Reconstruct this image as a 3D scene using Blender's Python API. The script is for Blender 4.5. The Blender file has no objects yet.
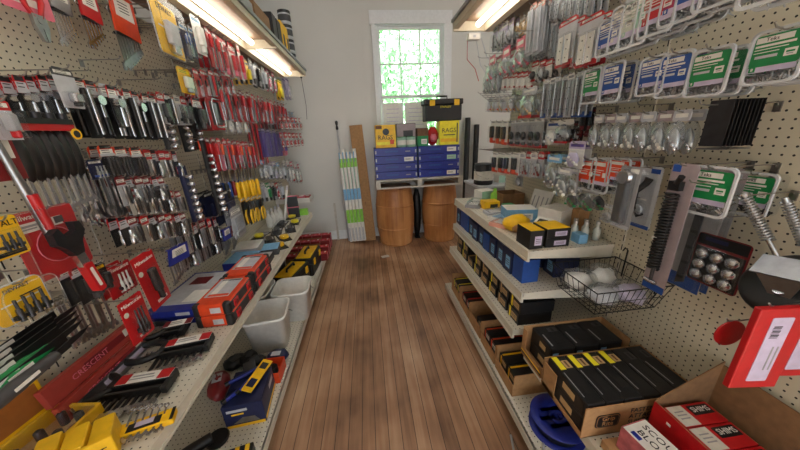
import bpy, bmesh, math, random
from mathutils import Vector, Matrix, noise
random.seed(7)
PI = math.pi
SC = bpy.context.scene
COL = SC.collection
# ------------------------------------------------------------------ camera
F, PITCH, YAW, ROLL, CAMH = 277.3, .32242, .104177, -.044657, 1.6
fw = Vector((math.sin(YAW)*math.cos(PITCH), math.cos(YAW)*math.cos(PITCH), -math.sin(PITCH)))
rt = Vector((math.cos(YAW), -math.sin(YAW), 0))
up = rt.cross(fw)
R_ = math.cos(ROLL)*rt + math.sin(ROLL)*up
U_ = -math.sin(ROLL)*rt + math.cos(ROLL)*up
CAM = Vector((0, 0, CAMH))
def on(px, py, axis, val):
    "the point of the plane axis = val that the photograph shows at a pixel"
    d = R_*((px-400)/F) + U_*((225-py)/F) + fw
    return CAM + d*((val-CAM[axis])/d[axis])
cd = bpy.data.cameras.new('camera'); cam = bpy.data.objects.new('camera', cd); COL.objects.link(cam)
cd.sensor_width = 36; cd.lens = F/800*36; cd.clip_start = .02
cam.matrix_world = Matrix.Translation(CAM) @ Matrix((R_, U_, -fw)).transposed().to_4x4()
SC.camera = cam
SC.view_settings.view_transform = 'Standard'; SC.view_settings.look = 'None'
SC.view_settings.gamma = 1; SC.view_settings.use_curve_mapping = False
SC.cycles.transparent_max_bounces = 24
# ------------------------------------------------------------------ materials
MATS = {}
def lin(c):
    return tuple((v/255/12.92 if v/255 <= .04045 else ((v/255+.055)/1.055)**2.4) for v in c)
PAL = {  # name: (sRGB colour, roughness, metallic, amount of procedural mottling)
 'red': ((180,22,28),.4,0,.1), 'ply': ((150,120,96),.5,0,.12), 'orange': ((216,70,30),.45,0,.1), 'darkred': ((120,24,28),.45,0,.12),
 'pink': ((214,110,130),.45,0,.1), 'peach': ((224,160,140),.5,0,.1), 'yellow': ((236,186,20),.45,0,.08),
 'lemon': ((238,222,40),.45,0,.08), 'green': ((20,130,70),.45,0,.1), 'lime': ((140,205,70),.45,0,.1),
 'blue': ((30,74,150),.45,0,.1), 'navy': ((26,34,72),.45,0,.12), 'royal': ((30,44,138),.4,0,.12),
 'sky': ((120,175,215),.45,0,.1), 'purple': ((92,74,150),.45,0,.1), 'lilac': ((190,180,206),.5,0,.1),
 'white': ((226,224,218),.5,0,.06), 'offwhite': ((206,202,190),.55,0,.08), 'grey': ((150,150,152),.5,0,.1),
 'pale': ((186,188,194),.45,0,.1), 'mauve': ((160,146,150),.55,0,.08), 'darkgrey': ((62,62,64),.5,0,.15), 'black': ((22,22,24),.42,0,.15),
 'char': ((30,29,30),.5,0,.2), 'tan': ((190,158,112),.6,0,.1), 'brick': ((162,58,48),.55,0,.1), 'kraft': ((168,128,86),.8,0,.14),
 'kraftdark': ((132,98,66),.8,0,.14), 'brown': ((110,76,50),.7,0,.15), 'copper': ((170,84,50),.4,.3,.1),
 'chrome': ((196,196,200),.26,1,.08), 'steel': ((150,150,152),.36,1,.12), 'darksteel': ((70,70,74),.42,.9,.15),
 'zinc': ((176,180,184),.35,.9,.25), 'wire': ((150,148,144),.35,.9,.1), 'blackwire': ((18,18,18),.4,.2,.05),
 'trim': ((226,228,230),.45,0,.04), 'palletwood': ((196,190,180),.7,0,.14), 'seafoam': ((150,190,170),.5,0,.1),
 'grass': ((70,120,50),.9,0,.3), 'leaf': ((172,206,172),.7,0,.35), 'bark': ((90,70,52),.9,0,.3),
 'shelfmetal': ((206,201,186),.42,0,.05), 'amber': ((150,90,40),.3,0,.1), 'glassbottle': ((200,206,200),.12,.1,.05),
 'canopy': ((216,205,180),.5,0,.05), 'scour': ((176,92,96),.9,0,.25),
}
def nodes(name):
    m = bpy.data.materials.new(name); m.use_nodes = True
    nt = m.node_tree; b = nt.nodes['Principled BSDF']
    return m, nt, b
def mat(name):
    if name in MATS: return MATS[name]
    c, r, me, mot = PAL[name]
    m, nt, b = nodes(name); c = lin(c)
    b.inputs['Roughness'].default_value = r; b.inputs['Metallic'].default_value = me
    tc = nt.nodes.new('ShaderNodeTexCoord'); n = nt.nodes.new('ShaderNodeTexNoise')
    n.inputs['Scale'].default_value = 35; n.inputs['Detail'].default_value = 3
    nt.links.new(tc.outputs['Object'], n.inputs['Vector'])
    rp = nt.nodes.new('ShaderNodeValToRGB')
    rp.color_ramp.elements[0].position = .3; rp.color_ramp.elements[1].position = .7
    rp.color_ramp.elements[0].color = tuple(v*(1-mot) for v in c)+(1,)
    rp.color_ramp.elements[1].color = tuple(min(1, v*(1+mot)) for v in c)+(1,)
    nt.links.new(n.outputs['Fac'], rp.inputs['Fac']); nt.links.new(rp.outputs['Color'], b.inputs['Base Color'])
    MATS[name] = m
    return m
def clear(name, tint, gloss, milky):
    m = bpy.data.materials.new(name); m.use_nodes = True; nt = m.node_tree; nt.nodes.clear()
    out = nt.nodes.new('ShaderNodeOutputMaterial'); tr = nt.nodes.new('ShaderNodeBsdfTransparent')
    tr.inputs['Color'].default_value = tint+(1,)
    gl = nt.nodes.new('ShaderNodeBsdfGlossy'); gl.inputs['Roughness'].default_value = .12
    df = nt.nodes.new('ShaderNodeBsdfDiffuse'); df.inputs['Color'].default_value = (.75,.77,.8,1)
    lw = nt.nodes.new('ShaderNodeLayerWeight'); lw.inputs['Blend'].default_value = gloss
    a = nt.nodes.new('ShaderNodeMixShader'); b = nt.nodes.new('ShaderNodeMixShader')
    b.inputs[0].default_value = milky
    nt.links.new(lw.outputs['Facing'], a.inputs[0]); nt.links.new(tr.outputs[0], a.inputs[1]); nt.links.new(gl.outputs[0], a.inputs[2])
    nt.links.new(a.outputs[0], b.inputs[1]); nt.links.new(df.outputs[0], b.inputs[2]); nt.links.new(b.outputs[0], out.inputs[0])
    MATS[name] = m
clear('clear', (.97,.98,.985), .05, .012); clear('milky', (.92,.94,.96), .1, .62); clear('pane', (.96,.99,.98), .05, .04)
clear('film', (.95,.97,.98), .14, .07)
def emis(name, col, s):
    m = bpy.data.materials.new(name); m.use_nodes = True; nt = m.node_tree; nt.nodes.clear()
    out = nt.nodes.new('ShaderNodeOutputMaterial'); e = nt.nodes.new('ShaderNodeEmission')
    e.inputs[0].default_value = col+(1,); e.inputs[1].default_value = s
    nt.links.new(e.outputs[0], out.inputs[0]); MATS[name] = m
emis('tube', (1,.93,.8), 3.8); emis('fill_lamp', (1,.97,.93), 9)
def math_node(nt, op, a, b=None):
    n = nt.nodes.new('ShaderNodeMath'); n.operation = op
    for i, v in enumerate((a, b)):
        if v is None: continue
        if isinstance(v, (int, float)): n.inputs[i].default_value = v
        else: nt.links.new(v, n.inputs[i])
    return n.outputs[0]
def holes(name, base, ax, pitch, rad):
    "painted board or shelf drilled with a regular grid of dark holes"
    m, nt, b = nodes(name); c = lin(base)
    tc = nt.nodes.new('ShaderNodeTexCoord'); sp = nt.nodes.new('ShaderNodeSeparateXYZ')
    nt.links.new(tc.outputs['Object'], sp.inputs[0])
    u = math_node(nt, 'SUBTRACT', math_node(nt, 'FRACT', math_node(nt, 'DIVIDE', sp.outputs[ax[0]], pitch)), .5)
    v = math_node(nt, 'SUBTRACT', math_node(nt, 'FRACT', math_node(nt, 'DIVIDE', sp.outputs[ax[1]], pitch)), .5)
    d = math_node(nt, 'SQRT', math_node(nt, 'ADD', math_node(nt, 'MULTIPLY', u, u), math_node(nt, 'MULTIPLY', v, v)))
    h = math_node(nt, 'LESS_THAN', d, rad/pitch)
    n = nt.nodes.new('ShaderNodeTexNoise'); n.inputs['Scale'].default_value = 3; n.inputs['Detail'].default_value = 5
    nt.links.new(tc.outputs['Object'], n.inputs['Vector'])
    rp = nt.nodes.new('ShaderNodeValToRGB')
    rp.color_ramp.elements[0].color = tuple(x*.9 for x in c)+(1,); rp.color_ramp.elements[1].color = tuple(x*1.08 for x in c)+(1,)
    nt.links.new(n.outputs['Fac'], rp.inputs['Fac'])
    mx = nt.nodes.new('ShaderNodeMix'); mx.data_type = 'RGBA'
    nt.links.new(h, mx.inputs[0]); nt.links.new(rp.outputs[0], mx.inputs[6]); mx.inputs[7].default_value = (.012,.011,.01,1)
    nt.links.new(mx.outputs[2], b.inputs['Base Color']); b.inputs['Roughness'].default_value = .5
    MATS[name] = m
holes('pegboard', (205,198,176), (1,2), .0254, .0034)
holes('drilled', (208,203,188), (0,1), .0254, .003)
def woodmat(name, c0, c1, c2, plank, ax, seam=True, sc=1.0, rough=.5):
    m, nt, b = nodes(name)
    tc = nt.nodes.new('ShaderNodeTexCoord'); mp = nt.nodes.new('ShaderNodeMapping')
    nt.links.new(tc.outputs['Object'], mp.inputs[0])
    n1 = nt.nodes.new('ShaderNodeTexNoise'); n1.inputs['Scale'].default_value = 1; n1.inputs['Detail'].default_value = 6
    s = [38*sc]*3; s[ax] = 2.2*sc; mp.inputs['Scale'].default_value = s
    nt.links.new(mp.outputs[0], n1.inputs['Vector'])
    n2 = nt.nodes.new('ShaderNodeTexNoise'); n2.inputs['Scale'].default_value = 1.7; n2.inputs['Detail'].default_value = 4
    nt.links.new(tc.outputs['Object'], n2.inputs['Vector'])
    sp = nt.nodes.new('ShaderNodeSeparateXYZ'); nt.links.new(tc.outputs['Object'], sp.inputs[0])
    q = math_node(nt, 'DIVIDE', sp.outputs[0], plank)
    wn = nt.nodes.new('ShaderNodeTexWhiteNoise'); wn.noise_dimensions = '1D'
    nt.links.new(math_node(nt, 'FLOOR', q), wn.inputs['W'])
    t = math_node(nt, 'ADD', math_node(nt, 'MULTIPLY', n1.outputs['Fac'], .34), math_node(nt, 'MULTIPLY', n2.outputs['Fac'], .86))
    t = math_node(nt, 'ADD', t, math_node(nt, 'MULTIPLY', math_node(nt, 'SUBTRACT', wn.outputs['Value'], .5), .16))
    rp = nt.nodes.new('ShaderNodeValToRGB'); e = rp.color_ramp.elements
    e[0].position = .38; e[0].color = lin(c0)+(1,); e[1].position = .82; e[1].color = lin(c2)+(1,)
    k = e.new(.58); k.color = lin(c1)+(1,)
    nt.links.new(t, rp.inputs['Fac'])
    outc = rp.outputs[0]
    if seam:
        f = math_node(nt, 'ABSOLUTE', math_node(nt, 'SUBTRACT', math_node(nt, 'FRACT', q), .5))
        sm = math_node(nt, 'GREATER_THAN', f, .5-.0019/plank)
        mx = nt.nodes.new('ShaderNodeMix'); mx.data_type = 'RGBA'
        nt.links.new(math_node(nt, 'MULTIPLY', sm, .85), mx.inputs[0]); nt.links.new(outc, mx.inputs[6]); mx.inputs[7].default_value = (.02,.012,.008,1)
        outc = mx.outputs[2]
    nt.links.new(outc, b.inputs['Base Color']); b.inputs['Roughness'].default_value = rough
    MATS[name] = m
woodmat('floorwood', (104,74,52), (160,120,90), (198,164,132), .074, 1, True, 1, .42)
woodmat('barrelwood', (164,106,60), (200,140,86), (216,162,108), .05, 2, False, .8, .45)
def plaster(name, c, bump):
    m, nt, b = nodes(name); c = lin(c)
    tc = nt.nodes.new('ShaderNodeTexCoord'); n = nt.nodes.new('ShaderNodeTexNoise')
    n.inputs['Scale'].default_value = 2.2; n.inputs['Detail'].default_value = 6
    nt.links.new(tc.outputs['Object'], n.inputs['Vector'])
    rp = nt.nodes.new('ShaderNodeValToRGB')
    rp.color_ramp.elements[0].color = tuple(x*.93 for x in c)+(1,); rp.color_ramp.elements[1].color = tuple(min(1,x*1.05) for x in c)+(1,)
    nt.links.new(n.outputs['Fac'], rp.inputs['Fac']); nt.links.new(rp.outputs[0], b.inputs['Base Color'])
    b.inputs['Roughness'].default_value = .6; MATS[name] = m
plaster('plaster', (212,211,206), 0); plaster('ceilingpaint', (205,202,195), 0)
# ------------------------------------------------------------------ mesh builder
def rotm(rx=0, ry=0, rz=0):
    return (Matrix.Rotation(rz,4,'Z') @ Matrix.Rotation(ry,4,'Y') @ Matrix.Rotation(rx,4,'X'))
class MB:
    def __init__(s): s.v = []; s.f = []; s.m = []; s.sm = []; s.names = []
    def mi(s, n):
        if n not in s.names: s.names.append(n)
        return s.names.index(n)
    def add(s, vs, fs, m, T=None, smooth=False):
        o = len(s.v); i = s.mi(m)
        for p in vs:
            p = Vector(p); s.v.append(T @ p if T else p)
        for f in fs: s.f.append([o+k for k in f]); s.m.append(i); s.sm.append(smooth)
        return s
    def box(s, c, d, m, T=None, top=None, front=None):
        x, y, z = (k/2 for k in d); X, Y, Z = c
        vs = [(X+a*x, Y+b*y, Z+e*z) for e in (-1,1) for b in (-1,1) for a in (-1,1)]
        s.add(vs, [(0,2,3,1)], m, T); o = len(s.v)-8
        for k, f in enumerate([(4,5,7,6),(0,1,5,4),(1,3,7,5),(3,2,6,7),(2,0,4,6)]):
            s.f.append([o+q for q in f]); s.m.append(s.mi(top if (k == 0 and top) else front if (k == 1 and front) else m)); s.sm.append(False)
        return s
    def rbox(s, c, d, r, m, T=None, n=3):
        "box with rounded upright edges and chamfered rims"
        x, y, z = (k/2 for k in d); r = min(r, x*.98, y*.98, z*.98); e = r*.5
        def ring(ins, zz):
            o = []
            for q, (sx, sy) in enumerate(((1,1),(-1,1),(-1,-1),(1,-1))):
                for k in range(n+1):
                    a = (q + k/n)*PI/2
                    o.append((c[0]+sx*(x-r)+(r-ins)*math.cos(a), c[1]+sy*(y-r)+(r-ins)*math.sin(a), zz))
            return o
        rs = [ring(e, c[2]-z), ring(0, c[2]-z+e), ring(0, c[2]+z-e), ring(e, c[2]+z)]
        N = 4*(n+1); vs = sum(rs, []); fs = [list(range(N))[::-1], [3*N+k for k in range(N)]]
        for L in range(3):
            for k in range(N): fs.append((L*N+k, L*N+(k+1)%N, (L+1)*N+(k+1)%N, (L+1)*N+k))
        return s.add(vs, fs, m, T)
    def prism(s, pts, y0, y1, m, T=None, side=None):
        "outline in XZ (counter-clockwise seen from -Y) pulled from y0 (front) to y1"
        n = len(pts)
        vs = [(p[0], y0, p[1]) for p in pts]+[(p[0], y1, p[1]) for p in pts]
        s.add(vs, [list(range(n)), [n+k for k in range(n)][::-1]], m, T)
        return s.add(vs, [(k, n+k, n+(k+1)%n, (k+1)%n) for k in range(n)], side or m, T)
    def lathe(s, prof, m, c=(0,0,0), n=12, T=None, caps=True, smooth=True):
        vs = []; fs = []
        for r, z in prof:
            for k in range(n): vs.append((c[0]+r*math.cos(2*PI*k/n), c[1]+r*math.sin(2*PI*k/n), c[2]+z))
        for L in range(len(prof)-1):
            for k in range(n): fs.append((L*n+k, L*n+(k+1)%n, (L+1)*n+(k+1)%n, (L+1)*n+k))
        s.add(vs, fs, m, T, smooth)
        if caps:
            L = len(prof)-1
            if prof[0][0] > 1e-5: s.add([vs[k] for k in range(n)][::-1], [list(range(n))], m, T)
            if prof[L][0] > 1e-5: s.add([vs[L*n+k] for k in range(n)], [list(range(n))], m, T)
        return s
    def tube(s, path, r, m, n=6, T=None, closed=False):
        P = [Vector(p) for p in path]; vs = []; fs = []
        for i, p in enumerate(P):
            a = P[i-1] if (i or closed) else p; b = P[(i+1) % len(P)] if (i+1 < len(P) or closed) else p
            d = (b-a).normalized(); q = d.orthogonal() if abs(d.z) > .95 else d.cross(Vector((0,0,1)))
            if abs(d.z) > .95: q = Vector((1,0,0))-d*d.x
            q.normalize(); w = d.cross(q); rr = r[i] if isinstance(r, (list, tuple)) else r
            for k in range(n): vs.append(p + (q*math.cos(2*PI*k/n)+w*math.sin(2*PI*k/n))*rr)
        L = len(P)
        for i in range(L if closed else L-1):
            for k in range(n): fs.append((i*n+k, i*n+(k+1)%n, ((i+1)%L)*n+(k+1)%n, ((i+1)%L)*n+k))
        s.add(vs, fs, m, T, True)
        if not closed: s.add(vs, [list(range(n))[::-1], [(L-1)*n+k for k in range(n)]], m, T)
        return s
    def lump(s, c, d, m, seed=0, amp=.25, n=10, T=None, fr=2.2):
        vs = []; fs = []; h = n//2
        for i in range(h+1):
            for k in range(n):
                a = PI*i/h; b = 2*PI*k/n
                p = Vector((math.sin(a)*math.cos(b), math.sin(a)*math.sin(b), math.cos(a)))
                q = p*(1+amp*noise.noise(p*fr+Vector((seed*3.7, seed, 0))))
                vs.append((c[0]+q.x*d[0]/2, c[1]+q.y*d[1]/2, c[2]+q.z*d[2]/2))
        for i in range(h):
            for k in range(n): fs.append((i*n+k, (i+1)*n+k, (i+1)*n+(k+1)%n, i*n+(k+1)%n))
        return s.add(vs, fs, m, T, True)
    def text(s, body, size, m, T, depth=.0004, align='CENTER', sx=1.0):
        cu = bpy.data.curves.new('t', 'FONT'); cu.body = body; cu.size = size; cu.align_x = align; cu.align_y = 'CENTER'
        cu.extrude = depth; cu.resolution_u = 2
        o = bpy.data.objects.new('t', cu); me = bpy.data.meshes.new_from_object(o)
        S = T @ Matrix.Diagonal((sx,1,1,1))
        s.add([v.co.copy() for v in me.vertices], [list(p.vertices) for p in me.polygons], m, S)
        bpy.data.objects.remove(o); bpy.data.curves.remove(cu); bpy.data.meshes.remove(me)
        return s
    def mesh(s, name):
        me = bpy.data.meshes.new(name); me.from_pydata([tuple(v) for v in s.v], [], s.f)
        for n in s.names: me.materials.append(mat(n))
        me.polygons.foreach_set('material_index', s.m); me.polygons.foreach_set('use_smooth', s.sm)
        me.update(); return me
def FRONT(x, y, z, tilt=0):   # lettering on a face that looks towards -Y
    return Matrix.Translation((x, y, z)) @ Matrix.Rotation(PI/2,4,'X') @ Matrix.Rotation(tilt,4,'Z')
def TOP(x, y, z, a=0):        # lettering on a face that looks up
    return Matrix.Translation((x, y, z)) @ Matrix.Rotation(a,4,'Z')
# ------------------------------------------------------------------ objects
class Kit:
    "a kind of thing: its parts and sub-parts as meshes in the thing's own frame, base at the origin, front towards -Y"
    def __init__(s): s.parts = []
    def part(s, name, mb, parent=None, label=None, stuff=False):
        s.parts.append((name, mb.mesh(name), parent, label, stuff)); return len(s.parts)-1
KITS = {}
def kit(fn, *a, **k):
    key = (fn.__name__, a, tuple(sorted(k.items())))
    if key not in KITS: KITS[key] = fn(*a, **k)
    return KITS[key]
USED = {}
def tag(o, label, cat, group=None):
    o['label'] = label; o['category'] = cat
    if group: o['group'] = group
    USED.setdefault(label, []).append(o.name)
def put(K, name, label, cat, loc=(0,0,0), rz=0, group=None, tilt=(0,0)):
    rot = rotm(tilt[0], tilt[1], 0).to_euler() if False else None
    if len(K.parts) == 1:
        root = bpy.data.objects.new(name, K.parts[0][1]); COL.objects.link(root)
        if K.parts[0][4]: root['kind'] = 'stuff'
    else:
        root = bpy.data.objects.new(name, None); root.empty_display_size = .05; COL.objects.link(root)
        made = []
        for (n, me, par, lab, st) in K.parts:
            o = bpy.data.objects.new(n, me); COL.objects.link(o); o.parent = root if par is None else made[par]
            if lab: o['label'] = lab
            if st: o['kind'] = 'stuff'
            made.append(o)
    root.location = loc
    root.rotation_euler = (Matrix.Rotation(rz,4,'Z') @ Matrix.Rotation(tilt[0],4,'X') @ Matrix.Rotation(tilt[1],4,'Y')).to_euler()
    tag(root, label, cat, group)
    return root
def one(name, mb, label, cat, loc=(0,0,0), rz=0, group=None, tilt=(0,0)):
    K = Kit(); K.part(name, mb); return put(K, name, label, cat, loc, rz, group, tilt)
def struct(name, mb, loc=(0,0,0)):
    o = bpy.data.objects.new(name, mb.mesh(name)); COL.objects.link(o); o.location = loc; o['kind'] = 'structure'; return o
def sub(name, mb, parent, label=None):
    o = bpy.data.objects.new(name, mb.mesh(name)); COL.objects.link(o); o.parent = parent
    if label: o['label'] = label
    return o
ORD = ['first','second','third','fourth','fifth','sixth','seventh','eighth','ninth','tenth','eleventh','twelfth','thirteenth','fourteenth','fifteenth','sixteenth','seventeenth','eighteenth']
LW, RW = -1.19, 1.25        # faces of the two pegboards
# ------------------------------------------------------------------ the room
D = 4.32; CEIL = 3.7; XL, XR, YB = -1.27, 3.2, -3.2
WX0, WX1, WZ0, WZ1 = .235, 1.165, 1.02, 2.96      # opening of the window
struct('floor', MB().box(((XL+XR)/2,(YB+D)/2,-.03), (XR-XL,D-YB,.06), 'floorwood'))
b = MB(); T_ = .14
b.box(((XL+WX0)/2, D+T_/2, CEIL/2), (WX0-XL, T_, CEIL), 'plaster'); b.box(((WX1+XR)/2, D+T_/2, CEIL/2), (XR-WX1, T_, CEIL), 'plaster')
b.box(((WX0+WX1)/2, D+T_/2, WZ0/2), (WX1-WX0, T_, WZ0), 'plaster'); b.box(((WX0+WX1)/2, D+T_/2, (WZ1+CEIL)/2), (WX1-WX0, T_, CEIL-WZ1), 'plaster')
struct('wall_back', b)
struct('wall_left', MB().box((XL-.05,(YB+D)/2,CEIL/2), (.1,D-YB,CEIL), 'plaster'))
struct('wall_right', MB().box((XR+.05,(YB+D)/2,CEIL/2), (.1,D-YB,CEIL), 'plaster'))
b = MB(); dx0, dx1, dz = -.7, 2.6, 2.7  # unseen wall added to darken the near end; opening sized for light from behind
b.box(((XL+dx0)/2, YB-.07, CEIL/2), (dx0-XL, .14, CEIL), 'plaster'); b.box(((dx1+XR)/2, YB-.07, CEIL/2), (XR-dx1, .14, CEIL), 'plaster'); b.box(((dx0+dx1)/2, YB-.07, (dz+CEIL)/2), (dx1-dx0, .14, CEIL-dz), 'plaster')
struct('wall_front_added', b)
struct('ceiling', MB().box(((XL+XR)/2,(YB+D)/2,CEIL+.05), (XR-XL,D-YB,.1), 'ceilingpaint'))
struct('baseboard_back', MB().box(((XL+XR)/2, D-.011, .07), (XR-XL, .02, .14), 'trim').box(((XL+XR)/2, D-.016, .012), (XR-XL, .03, .024), 'trim'))
struct('trim_1', MB().box((.085, D-.009, (CEIL+.14)/2), (.05, .016, CEIL-.14), 'plaster'))
# window: casing, two sashes with glazing bars, panes
w = MB(); yy = D-.018
for x in (WX0-.025, WX1+.055): w.box((x, yy, (WZ0+WZ1)/2), (.05 if x < .5 else .11, .034, WZ1-WZ0+.02), 'trim')
w.box(((WX0+WX1)/2+.02, yy-.003, WZ1+.075), (WX1-WX0+.18, .045, .15), 'trim')
w.box(((WX0+WX1)/2+.02, yy-.02, WZ0-.02), (WX1-WX0+.24, .08, .04), 'trim')
for x in (WX0+.008, WX1-.008): w.box((x, D+.07, (WZ0+WZ1)/2), (.016, .14, WZ1-WZ0), 'trim')
for z in (WZ0+.008, WZ1-.008): w.box(((WX0+WX1)/2, D+.07, z), (WX1-WX0-.03, .139, .016), 'trim')
win = struct('window_1', w)
def sash(z0, z1, y, name):
    s = MB(); x0, x1 = WX0+.018, WX1-.018; t = .034
    for x in (x0+t/2, x1-t/2): s.box((x, y, (z0+z1)/2), (t, .035, z1-z0), 'trim')
    for z in (z0+t/2, z1-t/2): s.box(((x0+x1)/2, y, z), (x1-x0-2*t, .035, t), 'trim')
    for k in (1,2):
        x = x0+t+(x1-x0-2*t)*k/3; s.box((x, y, (z0+z1)/2), (.018, .03, z1-z0-2*t), 'trim')
    s.box(((x0+x1)/2, y, (z0+z1)/2), (x1-x0-2*t, .029, .018), 'trim')
    o = sub(name, s, win)
    sub('window_pane', MB().box(((x0+x1)/2, y, (z0+z1)/2), (x1-x0-2*t, .004, z1-z0-2*t), 'pane'), o)
sash(2.06, WZ1-.018, D+.03, 'window_sash'); sash(WZ0+.018, 2.1, D-.006, 'window_sash')
# outside: lawn, trees
struct('ground', MB().box((1, 24, -.45), (60, 38, .1), 'grass'))
def tree(x, y, h, r, seed, lab):
    rnd = random.Random(seed)
    t = MB().lathe([(.28,0),(.2,h*.3),(.12,h*.7),(.03,h*.95)], 'bark', n=8)
    for k in range(6):
        a = rnd.random()*6.28; z = h*(.3+.08*k)
        t.tube([(0,0,z),(math.cos(a)*r*.4,math.sin(a)*r*.4,z+.6),(math.cos(a)*r*.75,math.sin(a)*r*.75,z+1.1)], [.08,.05,.02], 'bark', 5)
    f = MB()
    for k in range(8000):
        p = Vector((rnd.gauss(0,1), rnd.gauss(0,1), rnd.gauss(0,1))).normalized()*(rnd.random()**.4)
        p = Vector((p.x*r, p.y*r, h*.58+p.z*h*.47)); s_ = .09+.13*rnd.random()
        M_ = Matrix.Translation(p) @ rotm(rnd.random()*6, rnd.random()*6, rnd.random()*6)
        f.add([(-s_,0,0),(0,-s_*.45,.02),(s_,0,0),(0,s_*.45,.02)], [(0,1,2,3)], 'leaf', M_)
    K = Kit(); K.part('trunk', t); K.part('foliage', f)
    put(K, 'tree', lab, 'tree', (x, y, -.4))
tree(-.3, 12.5, 7.2, 2.4, 3, 'leafy green tree outside, filling the left panes of the window')
tree(4.9, 15.5, 8.5, 2.6, 5, 'leafy green tree outside, filling the right panes of the window')
tree(1.6, 21, 9.5, 3.4, 8, 'leafy tree standing farthest outside, seen through the middle panes')
tree(-4.6, 19, 9, 3.2, 9, 'leafy tree outside to the left, behind the nearest tree')
# ------------------------------------------------------------------ light
wd = bpy.data.worlds.new('sky'); SC.world = wd; wd.use_nodes = True
bg = wd.node_tree.nodes['Background']; bg.inputs[0].default_value = (.86,.95,1,1); bg.inputs[1].default_value = 1.6
sd = bpy.data.lights.new('sun', 'SUN'); sd.energy = 20; sd.angle = .02; sd.color = (1,.96,.88)
so = bpy.data.objects.new('sun', sd); COL.objects.link(so); so.rotation_euler = (math.radians(38), 0, math.radians(-12))
# unseen fill lights added to brighten the room, shaped as fluorescent ceiling fittings
def fitting(x, y, ry, lab):
    K = Kit()
    K.part('housing', MB().box((0,0,.05), (.16,1.3,.06), 'trim').box((0,0,.09), (.06,1.2,.03), 'trim'))
    for sx in (-.045,.045): K.part('tube', MB().tube([(sx,-.61,.0),(sx,.61,.0)], .016, 'fill_lamp', 8))
    put(K, 'fill_ceiling_light', lab, 'added fill light', (x,y,CEIL-.105), ry)
fitting(.1, 2.2, 0, 'added unseen fluorescent fill light above the middle of the aisle')
fitting(.1, -.4, 0, 'added unseen fluorescent fill light behind the near end of the aisle')
fitting(2.4, 2.6, 0, 'added unseen fluorescent fill light beyond the right display')
# ------------------------------------------------------------------ gondolas
def gondola_left():
    K = Kit(); x = LW; y0, y1 = -.3, 4.28
    K.part('pegboard_panel', MB().box((x-.012,(y0+y1)/2,1.18), (.024,y1-y0,2.16), 'pegboard'))
    for y in (y1, 2.17, .95):
        u = MB().box((x-.012,y,1.13), (.03,.012,2.26), 'shelfmetal')
        for k in range(40): u.box((x+.0035,y,.2+.05*k), (.0016,.004,.03), 'black')
        K.part('upright', u)
    return K
put(gondola_left(), 'shelving_unit', 'cream metal pegboard shelving unit along the left wall', 'shelving')
x, y0, y1 = LW+.004, -.3, 3.95
K = Kit(); K.part('deck', MB().box(((x-.63)/2,(y0+y1)/2,.118), (-.63-x,y1-y0,.02), 'drilled')); K.part('front_rim', MB().box((-.632,(y0+y1)/2,.103), (.012,y1-y0,.05), 'shelfmetal')); K.part('kick_plate', MB().box((-.69,(y0+y1)/2,.053), (.02,y1-y0,.106), 'darkgrey'))
put(K, 'base_shelf', 'cream metal base shelf with drilled holes along the left wall', 'shelf')
y1 = 3.45
K = Kit(); K.part('deck', MB().box(((x-.75)/2,(y0+y1)/2,.69), (-.75-x,y1-y0,.02), 'drilled')); K.part('front_rim', MB().box((-.745,(y0+y1)/2,.673), (.012,y1-y0,.054), 'shelfmetal').box((-.738,(y0+y1)/2,.655), (.006,y1-y0,.012), 'shelfmetal'))
for y in (3.44, 2.17, .95): K.part('bracket', MB().prism([(x,.68),(-.76,.68),(-.76,.66),(x,.57)][::-1], y-.002, y+.002, 'shelfmetal'))
put(K, 'metal_shelf', 'cream metal shelf at hip height along the left wall', 'shelf')
def gondola_right():
    K = Kit(); x = RW; y0, y1 = -.4, 2.42
    K.part('pegboard_panel', MB().box((x+.012,(y0+y1)/2,1.18), (.024,y1-y0,2.16), 'pegboard'))
    for y in (y1, 1.16):
        u = MB().box((x+.012,y,1.13), (.03,.012,2.26), 'shelfmetal')
        for k in range(40): u.box((x-.0035,y,.2+.05*k), (.0016,.004,.03), 'black')
        K.part('upright', u)
    K.part('back_panel', MB().box((x+.05,(y0+y1)/2,1.15), (.04,y1-y0,2.2), 'shelfmetal'))
    return K
put(gondola_right(), 'shelving_unit', 'cream metal pegboard shelving unit with three shelves right of the aisle', 'shelving')
x, y0, y1 = RW-.004, -.4, 2.42
K = Kit(); K.part('deck', MB().box(((x+.69)/2,(y0+y1)/2,.118), (x-.69,y1-y0,.02), 'drilled')); K.part('front_rim', MB().box((.692,(y0+y1)/2,.103), (.012,y1-y0,.05), 'shelfmetal')); K.part('kick_plate', MB().box((.75,(y0+y1)/2,.053), (.02,y1-y0,.106), 'darkgrey'))
put(K, 'base_shelf', 'cream metal base shelf with drilled holes right of the aisle', 'shelf')
for z, xe, t in ((1.0,.775,'topmost of three cream metal shelves on the right'),(.76,.765,'middle of three cream metal shelves on the right'),(.53,.735,'lowest of three cream metal shelves on the right')):
    K = Kit(); K.part('deck', MB().box(((x+xe)/2,(1.2+y1)/2,z-.01), (x-xe,y1-1.2,.02), 'drilled')); K.part('front_rim', MB().box((xe,(1.2+y1)/2,z-.027), (.012,y1-1.2,.058), 'shelfmetal').box((xe-.007,(1.2+y1)/2,z-.048), (.006,y1-1.2,.012), 'shelfmetal'))
    for y in (1.206, y1-.006): K.part('bracket', MB().prism([(xe+.01,z-.02),(x,z-.02),(x,z-.075),(xe+.01,z-.04)][::-1], y-.002, y+.002, 'shelfmetal'))
    put(K, 'metal_shelf', t, 'shelf')
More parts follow.
